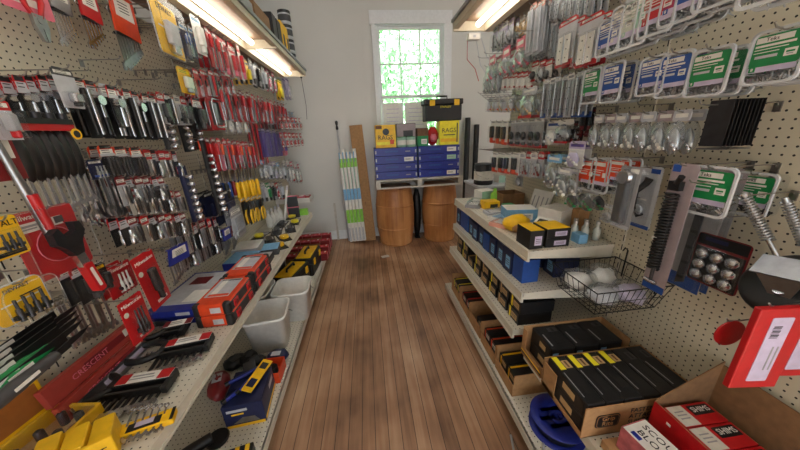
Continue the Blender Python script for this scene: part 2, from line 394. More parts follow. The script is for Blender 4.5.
# lit canopies over the two pegboards
def canopy(L, h, dep, sgn):
    "front at -Y, wall at y = 0; underside at z = 0"
    K = Kit()
    K.part('top_panel', MB().box((0,-dep/2,.068), (L,dep,.016), 'ply'))
    v = MB().box((0,-dep+.006,.04), (L,.012,.055), 'canopy').box((0,-dep-.004,.062), (L,.02,.02), 'steel')
    v.box((0,-dep+.02,.014), (L,.04,.004), 'canopy')
    K.part('valance', v)
    i = MB().box((0,-dep+.26,.02), (L,.05,.05), 'canopy')
    n = max(2, round(L/1.22))
    for k in range(n+1): i.box((-L/2+L*k/n, -dep/2-.01, .03), (.02,dep-.03,.06), 'canopy')
    K.part('divider', i)
    for k in range(n):
        c = -L/2+L*(k+.5)/n
        t = K.part('tube', MB().tube([(c-.5*L/n+.06,-dep+.17,.025),(c+.5*L/n-.06,-dep+.17,.028)], .019, 'tube', 10))
    return K
SC.view_settings.exposure = 1.2
put(canopy(4.5, .07, .55, 1), 'light_canopy', 'cream light canopy with fluorescent tubes over the left pegboard', 'light', (LW, 1.5, 2.27), PI/2)
put(canopy(3.3, .07, .55, 1), 'light_canopy', 'cream light canopy with fluorescent tubes over the right pegboard', 'light', (RW, .68, 2.29), -PI/2)
# ------------------------------------------------------------------ kinds of goods (front towards -Y, base at the origin)
def circle(cx, cz, r, n=12, a0=0): return [(cx+r*math.cos(a0+2*PI*k/n), cz+r*math.sin(a0+2*PI*k/n)) for k in range(n)]
def rrect(w, z0, z1, r, n=3):
    o = []
    for q, (cx, cz) in enumerate(((w/2-r,z1-r),(-w/2+r,z1-r),(-w/2+r,z0+r),(w/2-r,z0+r))):
        for k in range(n+1): a = (q+k/n)*PI/2; o.append((cx+r*math.cos(a), cz+r*math.sin(a)))
    return o
def wrench_mb(L, m='chrome', b=None, T=None):
    "combination wrench hanging ring-up: ring at the top (z = L), open jaw at the bottom"
    b = b or MB(); w = L*.034+.0025
    r = L*.055+.003
    b.tube([(r*.75*math.cos(2*PI*k/10),0,L-r+r*.75*math.sin(2*PI*k/10)) for k in range(10)], r*.3, m, 6, T, closed=True)
    b.prism([(-w*.5,L*.16),(w*.5,L*.16),(w*.4,L-1.7*r),(-w*.4,L-1.7*r)], -w*.22, w*.22, m, T)
    j = L*.06+.004
    b.prism([(-w*.5,L*.17),(-j,L*.1),(-j*.95,.0),(-j*.45,0),(-j*.4,L*.075),(j*.4,L*.075),(j*.45,L*.02),(j*.95,L*.02),(j,L*.1),(w*.5,L*.17)], -w*.4, w*.4, m, T)
    return b
def driver_mb(L, hm, r=.014, b=None, T=None, shaft='chrome'):
    "screwdriver, handle up"
    b = b or MB(); h = L*.42
    b.lathe([(r*.7,L-h),(r,L-h*.9),(r*.78,L-h*.7),(r,L-h*.45),(r*.95,L-h*.12),(r*.6,L)], hm, n=8, T=T)
    b.lathe([(r*.28,L*.04),(r*.28,L-h)], shaft, n=6, T=T); b.box((0,0,L*.025), (r*.7,r*.2,L*.05), shaft, T)
    return b
def plier_mb(L, hm, b=None, T=None, m='darksteel'):
    b = b or MB()
    for s in (-1,1):
        b.tube([(s*.012,0,L*.68),(s*.03,0,L*.45),(s*.026,0,L*.2),(s*.02,0,0)], [.007,.009,.009,.006], hm, 6, T)
    b.prism([(-.02,L*.64),(.02,L*.64),(.022,L*.8),(.008,L),(.002,L),(.001,L*.82),(-.001,L*.82),(-.002,L),(-.008,L),(-.022,L*.8)], -.006, .006, m, T)
    b.lathe([(.01,-.008),(.01,.008)], m, n=10, T=(T or Matrix()) @ Matrix.Translation((0,0,L*.72)) @ Matrix.Rotation(PI/2,4,'X'))
    return b
def product(kind, w, h, c, c2):
    "the thing on a card: fills w x h from z = 0"
    b = MB(); t = .012
    if kind == 'driver': driver_mb(h, c, min(w*.3,.014), b, Matrix.Translation((0,-t,0)), c2)
    elif kind == 'drivers':
        n = 3
        for k in range(n): driver_mb(h*(.8+.2*((k*7)%3)/2), c if k % 2 == 0 else c2, w*.13, b, Matrix.Translation((w*(k-1)*.3,-t,0)))
    elif kind == 'rods':
        n = max(2, int(w/.016))
        for k in range(n):
            x = w*((k+.5)/n-.5)*.9
            b.lathe([(w*.3/n,0),(w*.3/n,h*.3),(w*.36/n,h*.32),(w*.36/n,h)], c if k % 2 == 0 else c2, c=(x,-t,0), n=7)
    elif kind == 'socket':
        b.lathe([(w*.3,0),(w*.32,h*.05),(w*.32,h*.5),(w*.22,h*.56),(w*.22,h)], c, c=(0,-w*.34,0), n=10)
    elif kind == 'ratchet':
        b.lathe([(w*.42,-.01),(w*.42,.01)], c, n=12, T=Matrix.Translation((0,-t,h-w*.45)) @ Matrix.Rotation(PI/2,4,'X'))
        b.tube([(0,-t,h-w*.8),(0,-t,h*.45)], w*.16, c, 7); b.tube([(0,-t,h*.45),(0,-t,0)], w*.22, c2, 7)
    elif kind == 'wrench': wrench_mb(h, c, b, Matrix.Translation((0,-t*.7,0)))
    elif kind == 'plier': plier_mb(h, c, b, Matrix.Translation((0,-t,0)))
    elif kind == 'blade':
        b.prism([(-w*.12,0),(w*.14,h*.04),(w*.14,h),(-w*.1,h)], -t, -t*.6, c)
        for k in range(6): b.box((w*.02,-t*.8,h*(k+.5)/6), (w*.22,.006,h*.03), c2)
    elif kind == 'bag':
        b.lump((0,-t,h*.46), (w*.9,.022,h*.9), c, seed=int(w*1e4)+int(h*1e3), amp=.3, n=12)
        for k in range(5): b.lump((w*(.18*k-.36),-t-.006,h*(.2+.13*((k*3)%4))), (w*.25,.02,h*.2), c2, seed=k, n=6)
    elif kind == 'hinge':
        for s in (-1,1): b.box((s*w*.2,-t*.6,h*.5), (w*.36,.003,h*.95), c)
        b.lathe([(.004,0),(.004,h)], c2, c=(0,-t*.8,0), n=6)
        for s in (-1,1):
            for k in range(3): b.lathe([(.003,-.001),(.003,.001)], 'darkgrey', n=6, T=Matrix.Translation((s*w*.2,-t*.6-.0025,h*(.2+.3*k))) @ Matrix.Rotation(PI/2,4,'X'))
    elif kind == 'bits':
        n = max(3, int(w/.02))
        for k in range(n): b.lathe([(w*.28/n,0),(w*.28/n,h*.55),(w*.16/n,h*.6),(w*.16/n,h)], c, c=(w*((k+.5)/n-.5)*.85,-t,0), n=6)
        b.box((0,-t*.7,h*.2), (w*.9,.012,h*.16), c2)
    elif kind == 'knob':
        b.lathe([(.2*w,0),(.42*w,.006),(.4*w,.014),(.15*w,.022)], c, n=12, T=Matrix.Translation((0,-.002,h*.5)) @ Matrix.Rotation(PI/2,4,'X'))
        b.box((0,-.006,h*.12), (w*.5,.01,h*.14), c2)
    elif kind == 'tool':
        b.rbox((0,-t,h*.62), (w*.55,.024,h*.7), .008, c); b.rbox((0,-t,h*.2), (w*.3,.02,h*.4), .006, c2)
    elif kind == 'brush':
        b.box((0,-t,h*.25), (w*.8,.012,h*.5), c); b.rbox((0,-t,h*.72), (w*.3,.016,h*.55), .006, c2)
    elif kind == 'coil':
        for k in range(3): b.tube([(w*.3*math.cos(a*PI/6),-t+.003*k,h*.5+h*.4*math.sin(a*PI/6)) for a in range(12)], w*.05, c, 5, closed=True)
        b.box((0,-t,h*.5), (w*.2,.016,h*.9), c2)
    return b
def card(w, h, body='white', head='red', lab='pale', kind='driver', c='black', c2='chrome', hf=.28, blister=True, pf=.62, foot=None):
    K = Kit(); b = MB(); th = .0012
    tab = min(.012, h*.08); hz = h*(1-hf)
    b.prism([(-w/2,0),(w/2,0),(w/2,hz),(-w/2,hz)], -th, 0, body)
    b.prism([(-w/2,hz),(w/2,hz),(w/2,h-tab),(w*.36,h),(-w*.36,h),(-w/2,h-tab)], -th, 0, head)
    b.box((0,-th-.0003,h*(1-hf*.55)), (w*.8,.0006,h*hf*.38), lab)
    for k in range(2): b.box((-w*.06,-th-.0008,h*(1-hf*.45)-h*hf*.2*k), (w*.5,.0006,max(.001,h*hf*.06)), 'darkgrey' if lab != 'darkgrey' else 'white')
    if body == 'black' and head in ('red','orange'):
        b.box((0,-th-.0003,h*(1-hf*.16)), (w*.7,.0006,h*hf*.3), 'black'); b.box((0,-th-.0003,h*(1-hf*.86)), (w*.96,.0006,h*hf*.26), 'pale')
    if foot: b.box((0,-th-.0003,h*.06), (w*.98,.0006,h*.12), foot)
    K.part('backing_card', b)
    p = product(kind, w*.86, h*pf, c, c2)
    for v in p.v: v.z += h*.04; v.y -= .003
    K.part('tool' if kind not in ('bag','bits') else 'contents', p)
    if blister:
        q = MB(); q.rbox((0,-.016,h*(.04+pf/2)), (w*.94,.03,h*(pf+.02)), .008, 'clear'); K.part('blister', q)
    return K
def bag(w, h, head='pink', c='zinc', c2='chrome', body='film', hf=.22, foot=None):
    "clear polybag with a printed header card and hardware inside"
    K = Kit()
    K.part('header_card', MB().prism(rrect(w, h*(1-hf), h, .006), -.002, .001, head).box((0,-.0026,h*(1-hf*.5)), (w*.7,.0008,h*hf*.35), 'white'))
    q = product('bag', w*.9, h*(1-hf)*.85, c, c2)
    K.part('contents', q)
    f = MB().lump((0,-.01,h*(1-hf)*.5), (w*1.04,.05,h*(1-hf)*1.06), body, seed=3, amp=.12, n=12)
    if foot: f.box((0,-.02,h*.05), (w*.9,.004,h*.09), foot)
    K.part('pouch', f)
    return K
def clam(w, h, d, lab='green', fill='zinc', big=False, head='white', face='white'):
    "rounded see-through screw tub with a printed card and a milky rim"
    K = Kit(); r = w*.16
    def slab(b, ww, z0, z1, y0, y1, m, rr): b.prism(rrect(ww, z0, z1, rr), y0, y1, m)
    rim = MB(); o = rrect(w, 0, h, r, 4); i = rrect(w*.9, h*.05, h*.95, r*.8, 4); n = len(o)
    for yy, flip in ((-.004, False), (.003, True)):
        vs = [(p[0],yy,p[1]) for p in o]+[(p[0],yy,p[1]) for p in i]
        fs = [(k,(k+1)%n,n+(k+1)%n,n+k) for k in range(n)]
        rim.add(vs, [f[::-1] for f in fs] if flip else fs, 'milky')
    for L, fl in ((o, False), (i, True)):
        vs = [(p[0],-.004,p[1]) for p in L]+[(p[0],.003,p[1]) for p in L]
        fs = [(k,n+k,n+(k+1)%n,(k+1)%n) for k in range(n)]; rim.add(vs, [f[::-1] for f in fs] if fl else fs, 'milky')
    K.part('rim', rim)
    t = MB(); slab(t, w*.92, h*.04, h*.96, 0, d, 'clear', r*.8); K.part('tub', t)
    c = MB(); cw = w*.84
    c.prism(rrect(cw, h*.34, h*.9, r*.4), -.0012, 0, lab)
    c.box((-cw*.1,-.0016,h*.82), (cw*.74,.0008,h*.1), head)
    c.box((-cw*.12,-.0016,h*.655), (cw*.68,.0008,h*.016), face); c.box((-cw*.2,-.0016,h*.6), (cw*.52,.0008,h*.014), face)
    c.box((-cw*.18,-.0016,h*.52), (cw*.46,.0008,h*.05), 'white' if face != 'white' else 'pale'); c.box((cw*.3,-.0016,h*.53), (cw*.24,.0008,h*.13), 'white')
    c.box((0,-.0009,h*.29), (cw*.98,.0012,h*.1), 'lilac'); c.box((-cw*.39,-.0016,h*.3), (cw*.14,.0008,h*.09), lab)
    if big:
        c.text('Teks', h*.1, 'darkgrey', FRONT(-cw*.14, -.0022, h*.82)); c.box((-cw*.06,-.0016,h*.715), (cw*.8,.0008,h*.04), face)
        c.box((cw*.3,-.0022,h*.54), (cw*.16,.0008,h*.03), lab); c.box((cw*.3,-.0022,h*.5), (cw*.12,.0008,h*.015), 'grey'); c.text('8', h*.08, 'white', FRONT(-cw*.39, -.0024, h*.3))
    K.part('label_card', c)
    s = MB(); rnd = random.Random(int(w*1e4)+len(lab))
    for k in range(70 if big else 36):
        p = Vector((rnd.uniform(-.38,.38)*w, d*rnd.uniform(.15,.85), h*(.08+.3*rnd.random()**1.3))); a = rnd.uniform(-1.2,1.2)
        q = Vector((math.sin(a), rnd.uniform(-.3,.3), math.cos(a)*.5)).normalized()*w*.09
        s.tube([p-q, p+q*.75, p+q], [.0016,.002,.0045], fill, 5)
    K.part('screws', s, None, None, True)
    return K
def hook_mb(L):
    return MB().tube([(0,0,-.012),(0,-.008,0),(0,-L*.9,.0),(0,-L*.97,.004),(0,-L,.014)], .0022, 'wire', 6).box((0,-.002,-.012), (.018,.004,.03), 'wire')
def hook_k(L):
    K = Kit(); K.part('peg_hook', hook_mb(L)); return K
def boxk(w, d, h, body='black', top=None, front=None, stripe=None, label=None, txt=None, tc='white', ts=None, side='front'):
    "closed printed carton box with a label panel"
    K = Kit(); b = MB().rbox((0,0,h/2), (w,d,h), .0016, body)
    e = .0006
    if top: b.box((0,0,h), (w*.97,d*.97,e*2), top)
    if front: b.box((0,-d/2,h/2), (w*.97,e*2,h*.96), front)
    if stripe:
        b.box((-w*.28,-d/2-e,h/2), (w*.14,e*2,h*.94), stripe); b.box((-w*.28,0,h+e), (w*.14,d*.94,e*2), stripe)
    if label:
        b.box((w*.1,-d/2-e,h*.45), (w*.5,e*2,h*.5), label)
        for k in range(3): b.box((w*.1,-d/2-2*e,h*(.34+.1*k)), (w*.36,e*2,h*.03), 'darkgrey')
    K.part('carton', b)
    if txt:
        t = MB(); n = txt.split('/')
        for k, s in enumerate(n):
            z = h*(.5+.26*(len(n)-1)/2-.26*k)
            t.text(s, ts or h*.3, tc, FRONT(0,-d/2-.002,z) if side == 'front' else TOP(0,(z-h/2)*d/h,h+.0016))
        K.part('lettering', t)
    return K
def openbox(w, d, h, m='kraft', flaps=(0,0,0,0), front_cut=None, t=.004):
    "open-topped corrugated carton; walls front, right, back, left may be of different height"
    K = Kit(); b = MB()
    b.box((0,0,t/2), (w,d,t), m)
    hs = [h+f for f in flaps]
    b.box((0,-d/2+t/2,hs[0]/2), (w,t,hs[0]), m); b.box((w/2-t/2,0,hs[1]/2), (t,d-2*t,hs[1]), m)
    b.box((0,d/2-t/2,hs[2]/2), (w,t,hs[2]), m); b.box((-w/2+t/2,0,hs[3]/2), (t,d-2*t,hs[3]), m)
    K.part('carton', b); return K
# ------------------------------------------------------------------ placing goods on the two walls
def wall(side, off): return (LW+off if side == 'L' else RW-off), (PI/2 if side == 'L' else -PI/2)
def hookat(side, y, z, L, lab):
    x, rz = (LW, PI/2) if side == 'L' else (RW, -PI/2)
    put(kit(hook_k, round(L,2)), 'peg_hook', lab, 'hook', (x, y, z), rz, 'peg hooks holding goods')
def hang(side, off, T, B, w, fn, name, short, cat, n=1, gap=.02, group=None, hook=True, yaw=0, roll=0, hgt=None):
    x, rz = wall(side, off)
    a = on(T[0], T[1], 0, x); c = on(B[0], B[1], 0, x); y = (a.y+c.y)/2; h = round(a.z-c.z, 3) if hgt is None else hgt
    z0 = a.z-h
    K = fn(w, h) if fn else None
    sg = 1 if side == 'L' else -1; gap = max(gap, .036)
    for k in range(n):
        lab = short if k == 0 else short+', '+ORD[k]+' back'
        put(K, name, lab, cat, (x-sg*gap*k, y+(.004*((k*37)%3-1) if k else 0), z0-.001*k), rz+yaw+(.03*((k*53)%5-2) if k else 0), group or (short if n > 1 else None), (0, roll))
    if hook: hookat(side, y, a.z-.006 if not roll else a.z, off+.03, ('wire peg hook holding the ' if len(short.split()) < 12 else 'hook of the ' if len(short.split()) < 14 else 'hook of ')+short)
    return K
def row(side, off, T0, T1, B0, n, w, fns, name, short, cat, depth=1, gap=.018, hook=True, jit=.05, hs=1.0, order='from the near end'):
    x, rz = wall(side, off); sg = 1 if side == 'L' else -1
    a = on(*T0, 0, x); e = on(*T1, 0, x); c = on(*B0, 0, x); h = round((a.z-c.z)*hs, 3)
    rnd = random.Random(int(T0[0]*31+T0[1])); gap = max(gap, .036)
    if n > 1 and w > .035: w = min(w, abs(e.y-a.y)/(n-1)*.95)
    for i in range(n):
        f = i/max(1, n-1); y = a.y+(e.y-a.y)*f; z = a.z+(e.z-a.z)*f
        fn = fns[i % len(fns)]
        K = fn(w, h); lab = '%s, %s %s' % (short, ORD[i], order if len(short.split()) < 9 else 'from near end')
        for k in range(depth):
            l2 = lab if k == 0 else lab+', '+ORD[k]+' back'
            put(K, name, l2, cat, (x-sg*(gap*k+.006*(i % 2)), y, z-h-.001*k), rz+rnd.uniform(-jit,jit), short)
        if hook: hookat(side, y, z-.006, off+.03, ('wire peg hook of ' if len(lab.split()) < 13 else 'hook of ')+lab)
def C(**k): return lambda w, h: kit(card, round(w,3), round(h,2), **k)
def BG(**k): return lambda w, h: kit(bag, round(w,3), round(h,2), **k)
def CL(d, **k): return lambda w, h: kit(clam, round(w,3), round(h,3), d, **k)
# ------------------------------------------------------------------ left wall
# wrench racks at the top
def wrench_rack(w, h, n, top='red', lab='white', hf=.38, m='chrome'):
    K = Kit(); b = MB()
    b.prism([(-w*.5,h*(1-hf)),(w*.38,h*(1-hf)-h*.06),(w*.46,h*.97),(-w*.36,h)], -.024, -.018, top).box((0,-.009,h*.95), (w*.6,.018,.004), top)
    b.prism([(-w*.32,h*(1-hf*.6)),(w*.3,h*(1-hf*.6)-h*.03),(w*.32,h*.92),(-w*.25,h*.94)], -.0255, -.024, lab)
    b.box((0,-.010,h*(1-hf)-h*.02), (w*.8,.024,h*.035), 'black')
    for k in range(4): b.box((0,-.0262,h*(.74+.04*k)), (w*.34,.001,h*.012), 'darkgrey')
    K.part('holder', b)
    for k in range(n):
        L = h*(.86-.34*k/n); x = w*(-.38+.74*k/max(1,n-1))
        K.part('wrench', wrench_mb(L, m, T=Matrix.Translation((x,-.009,h*.78-L))))
    return K
def WR(n, **k): return lambda w, h: kit(wrench_rack, round(w,3), round(h,2), n, **k)
hang('L', .1, (50,-14), (67,44), .085, WR(6, top='steel', hf=.42), 'wrench_set', 'bare chrome wrench set left of the red racks', 'tool set')
hang('L', .1, (78,-12), (97,47), .1, WR(6, hf=.5), 'wrench_set', 'wrench set in the smaller plain red rack', 'tool set')
hang('L', .12, (113,-8), (134,68), .16, WR(8, top='orange', hf=.55, m='steel'), 'wrench_set', 'wrench set in the largest red rack, top left', 'tool set')
def plier_card(w, h, hm, body, head):
    K = Kit(); b = MB()
    b.prism(rrect(w, h*.35, h, .01), -.0012, 0, body); b.box((0,-.002,h*.9), (w*.9,.001,h*.13), head); b.box((0,-.002,h*.5), (w*.6,.001,h*.1), 'white')
    K.part('backing_card', b); p = MB(); plier_mb(h*.95, hm, p, Matrix.Translation((0,-.016,h*.95)) @ Matrix.Rotation(PI,4,'Y'), 'steel'); K.part('pliers', p); return K
hang('L', .12, (14,-40), (37,41), .16, lambda w,h: kit(plier_card, w, round(h,2), 'red', 'pink', 'darkred'), 'pliers', 'slip-joint pliers on a pink card in the top left corner', 'pliers')
# bare hooks
for (px, py, L, t) in ((80,60,.16,'bare wire peg hook between the red racks and the ratchet cards'), (118,80,.2,'long bare wire peg hook above the chrome extension bars'),
                       (133,8,.1,'bare wire peg hook right of the largest red wrench rack'), (152,73,.18,'bare wire peg hook left of the yellow pack'), (68,71,.08,'short bare wire peg hook above the grey label card')):
    q = on(px, py, 0, LW); put(kit(hook_k, L), 'peg_hook', t, 'hook', (LW, q.y, q.z), PI/2)
RT = C(body='black', head='red', lab='pale', kind='ratchet', c='chrome', c2='chrome', hf=.4, pf=.55)
RK = C(body='black', head='orange', lab='white', kind='ratchet', c='chrome', c2='black', hf=.36, pf=.6)
row('L', .2, (16,74), (50,73), (30,119), 4, .055, [RT], 'ratchet', 'chrome ratchet on a red and grey card', 'ratchet', depth=3, gap=.032)
hang('L', .24, (63,68), (72,108), .07, C(body='pale', head='darkgrey', lab='white', kind='tool', c='chrome', c2='black', hf=.2, pf=.35), 'socket_adapter', 'grey carded socket adapter right of the ratchets', 'socket')
E1 = C(body='black', head='red', lab='white', kind='rods', c='black', c2='chrome', hf=.2, pf=.78, blister=False)
E2 = C(body='black', head='pale', lab='white', kind='rods', c='chrome', c2='steel', hf=.24, pf=.72, blister=False)
E3 = C(body='black', head='orange', lab='pale', kind='ratchet', c='chrome', c2='black', hf=.24, pf=.72, blister=False)
row('L', .2, (76,78), (152,96), (94,137), 8, .06, [E1,E3,E2,E1,E1,E3,E1,E1], 'drive_bar', 'black and chrome drive tool on a card', 'ratchet', depth=2, gap=.04)
hang('L', .26, (112,86), (121,128), .045, C(body='black', head='red', lab='white', kind='ratchet', c='chrome', c2='chrome', hf=.3, pf=.66), 'ratchet', 'chrome bar ratchet sticking out in front of the black handles', 'ratchet')
# roll-up pouch with wrenches
def pouch():
    K = Kit(); w, h = .17, .3
    b = MB()
    for k in range(7): b.lump((w*(k/6-.5)*.86,-.02,h*.66), (w*.24,.05,h*.52), 'black', seed=k, amp=.12, n=10)
    K.part('pouch', b)
    r = MB().box((0,-.03,h*.93), (w*1.1,.02,.02), 'red').box((0,-.028,h*.985), (w*1.08,.03,.016), 'black')
    for k in range(5): r.lathe([(.011,0),(.013,.012),(.013,.03)], 'darksteel', c=(w*(k/4-.5)*.9,-.03,h*.97), n=10)
    K.part('header_rail', r)
    t = MB().lathe([(.017,-.001),(.017,.001)], 'yellow', n=16, T=Matrix.Translation((w*.44,-.055,h*.86)) @ Matrix.Rotation(PI/2,4,'X'))
    t.lathe([(.011,.0012),(.011,.0016)], 'black', n=14, T=Matrix.Translation((w*.44,-.055,h*.86)) @ Matrix.Rotation(PI/2,4,'X')); K.part('tag', t, None, 'round yellow and black tag')
    for k in range(8): K.part('wrench', wrench_mb(.24-.008*k, 'chrome', T=Matrix.Translation((w*(k/7-.5)*.95,-.024,.0+.004*k))))
    return K
hang('L', .2, (28,120), (64,214), .17, lambda w,h: kit(pouch), 'wrench_set', 'chrome wrenches hanging from a black fabric pouch with a red rail', 'tool set', hgt=.3)
def long_plier():
    K = Kit(); b = MB().tube([(-.012,-.015,.3),(-.01,-.02,.2),(.0,-.02,.1),(.004,-.02,0)], [.007,.009,.011,.009], 'steel', 8); K.part('tool_body', b)
    K.part('grip', MB().tube([(-.001,-.028,.13),(.004,-.03,.03)], [.0115,.01], 'red', 8)); K.part('backing_card', MB().box((0,-.002,.24), (.07,.002,.14), 'darkred').box((0,-.004,.25), (.05,.001,.05), 'white')); return K
hang('L', .26, (-4,128), (22,216), .06, lambda w,h: kit(long_plier), 'pliers', 'steel pliers wrench with a red grip at the left edge', 'pliers', hgt=.3)
hang('L', .28, (1,100), (6,140), .05, C(body='pale', head='red', lab='white', kind='tool', c='grey', c2='red'), 'carded_tool', 'grey and red carded tool cut by the left edge', 'tool')
# loose combination wrenches hung in fans
def WL(m='chrome'): return lambda w, h: kit(wk, round(h,2), m)
def wk(h, m):
    K = Kit(); K.part('wrench', wrench_mb(h, m)); return K
row('L', .14, (72,156), (92,166), (88,222), 6, .03, [WL()], 'wrench', 'long chrome combination wrench hung beside the black pouch', 'wrench', depth=2, gap=.03, jit=.2)
row('L', .17, (92,158), (112,170), (110,214), 6, .03, [WL('steel')], 'wrench', 'combination wrench of the second fan, past the pouch', 'wrench', depth=1, gap=.03, jit=.2)
hang('L', .2, (89,160), (104,178), .06, C(body='navy', head='navy', lab='white', kind='bits', c='steel', c2='blue'), 'wrench_clip', 'small navy clip card over the wrench fan', 'card')
row('L', .17, (54,300), (98,286), (72,350), 9, .02, [WL('steel')], 'wrench', 'small grey wrench over the near shelf', 'wrench', depth=2, gap=.025, jit=.2)
# deep sockets and small carded sockets, three tiers
S1 = C(body='black', head='orange', lab='white', kind='rods', c='black', c2='char', hf=.34, pf=.6)
S2 = C(body='offwhite', head='red', lab='white', kind='rods', c='chrome', c2='darksteel', hf=.34, pf=.6)
S3 = C(body='black', head='red', lab='pale', kind='socket', c='chrome', c2='steel', hf=.4, pf=.5)
S4 = C(body='pale', head='darkred', lab='white', kind='rods', c='steel', c2='darksteel', hf=.3, pf=.62)
row('L', .2, (104,146), (134,148), (114,177), 3, .085, [S1], 'socket_set', 'black impact socket set on an orange topped card', 'socket set', depth=2, gap=.03)
row('L', .16, (145,148), (172,150), (150,180), 5, .045, [S2,S3,S2], 'socket', 'chrome deep socket card, upper tier', 'socket', depth=2, gap=.03)
row('L', .2, (118,176), (160,176), (126,206), 6, .05, [S4,S3,S4], 'socket', 'carded socket in the middle tier', 'socket', depth=2, gap=.03)
row('L', .2, (128,188), (176,190), (136,215), 7, .045, [S2,S4,S2,S2,S3], 'socket', 'carded deep socket in the lower tier', 'socket', depth=2, gap=.03)
row('L', .2, (120,216), (182,212), (130,245), 8, .05, [S3,S4,S2], 'socket', 'red and silver carded socket, bottom tier', 'socket', depth=2, gap=.03)
row('L', .16, (175,226), (214,216), (182,258), 6, .04, [S4,S2,S3], 'socket', 'carded socket under the rails', 'socket', depth=2, gap=.03)
def rail(h, body, chip, n):
    K = Kit(); K.part('rail', MB().rbox((0,-.012,h/2), (.05,.022,h), .006, body))
    for k in range(n):
        z = h*(.08+.72*k/(n-1)); r = .011+.007*(1-k/n)
        K.part('socket', MB().lathe([(r,0),(r,.03),(r*.7,.034)], 'chrome', n=10, T=Matrix.Translation((0,-.022,z)) @ Matrix.Rotation(PI/2,4,'X')))
    K.part('header_card', MB().box((0,-.003,h*.93), (.07,.003,h*.12), chip).box((0,-.005,h*.93), (.05,.001,h*.05), 'white'))
    return K
def RL(b, c, n): return lambda w, h: kit(rail, round(h,2), b, c, n)
hang('L', .16, (180,166), (193,222), .05, RL('navy','red',7), 'socket_rail', 'navy rail of small chrome sockets hanging left of the dark rail', 'socket set')
hang('L', .18, (202,140), (218,216), .05, RL('char','orange',9), 'socket_rail', 'long dark rail of big chrome sockets', 'socket set')
hang('L', .1, (174,104), (186,152), .04, RL('black','red',6), 'socket_rail', 'thin black socket rail hanging under the yellow pack', 'socket set')
hang('L', .1, (188,104), (195,150), .04, RL('char','darkred',6), 'socket_rail', 'second thin dark socket rail, left of the framed red pack', 'socket set')
hang('L', .12, (158,108), (167,150), .03, RL('darkgrey','red',5), 'socket_rail', 'thin grey socket rail right of the black drive tools', 'socket set')
# big yellow clamshell, red packs
def shell(w, h, card_, tool, tool2, txt, tc='black', kind='tool', lab='white'):
    K = Kit(); b = MB().prism(rrect(w*.94, h*.02, h*.98, .012), -.001, .0005, card_)
    b.box((0,-.0018,h*.52), (w*.7,.001,h*.03), lab); b.box((w*.2,-.0018,h*.62), (w*.4,.001,h*.03), 'black')
    K.part('backing_card', b)
    p = product(kind, w*.75, h*.6, tool, tool2)
    for v in p.v: v.z += h*.06; v.y -= .006
    K.part('contents', p)
    s = MB(); o = rrect(w, 0, h, .018, 3); s.prism(o, -.034, .004, 'clear'); n = len(o)
    s.tube([(q[0],-.034,q[1]) for q in o], .0018, 'film', 5, closed=True); s.tube([(q[0],.002,q[1]) for q in o], .002, 'milky', 5, closed=True); K.part('clamshell', s)
    if txt: K.part('lettering', MB().text(txt, min(h*.14, w*.2), tc, FRONT(0,-.004,h*.87)))
    return K
def SH(*a, **k): return lambda w, h: kit(shell, round(w,3), round(h,2), *a, **k)
hang('L', .28, (160,2), (176,58), .23, SH('yellow','pale','chrome','DEWALT'), 'tool_pack', 'big yellow and clear clamshell pack at the top, under the canopy', 'tool pack', yaw=.1)
WB = C(body='navy', head='white', lab='sky', kind='drivers', c='blue', c2='pale', hf=.2, pf=.72)
WP = C(body='white', head='white', lab='sky', kind='tool', c='white', c2='white', hf=.2, pf=.7)
row('L', .26, (180,22), (189,26), (185,55), 3, .06, [WB], 'screwdriver_set', 'blue and white screwdriver set at the top', 'screwdriver set', depth=2, gap=.03)
hang('L', .3, (196,18), (201,54), .1, WP, 'carded_tool', 'plain white card pack right of the blue screwdriver sets', 'card pack')
RD = C(body='red', head='darkred', lab='white', kind='driver', c='red', c2='chrome', hf=.16, pf=.78)
RB = C(body='red', head='red', lab='white', kind='drivers', c='black', c2='red', hf=.22, pf=.7)
RW_ = C(body='white', head='red', lab='white', kind='tool', c='red', c2='pink', hf=.3, pf=.6)
RC = C(body='pale', head='red', lab='white', kind='rods', c='red', c2='darksteel', hf=.2, pf=.75)
RR = C(body='darkred', head='red', lab='white', kind='blade', c='darkred', c2='red', hf=.18, pf=.75)
YW = C(body='yellow', head='yellow', lab='black', kind='tool', c='lemon', c2='black', hf=.25, pf=.6)
row('L', .28, (205,26), (216,34), (209,65), 4, .05, [RD,RC], 'screwdriver', 'red screwdriver pack in the top row', 'screwdriver', depth=3, gap=.03)
row('L', .28, (219,37), (232,43), (222,74), 4, .06, [RW_,RR,RW_], 'bit_pack', 'red and white bit pack in the top row', 'tool pack', depth=3, gap=.03)
hang('L', .3, (238,42), (242,80), .05, RW_, 'bit_pack', 'tall red and white pack left of the yellow packs', 'tool pack', n=2)
row('L', .26, (235,58), (246,60), (238,84), 2, .07, [YW], 'tape_pack', 'bright yellow pack in the top row', 'tool pack', depth=2, gap=.03)
def wire_rack():
    K = Kit(); b = MB()
    for k in range(9): b.tube([(-.14+.035*k,0,.02),(-.14+.035*k,-.2,.02),(-.14+.035*k,-.22,.05)], .0022, 'wire', 5)
    for y in (-.005,-.1,-.2): b.tube([(-.16,y,.018),(.16,y,.018)], .0025, 'wire', 5)
    K.part('wire_rack', b); return K
p_ = on(180,62,0,LW); put(kit(wire_rack), 'wire_rack', 'small wire rack under the blue and white screwdriver sets', 'rack', (LW,p_.y,p_.z-.02), PI/2)
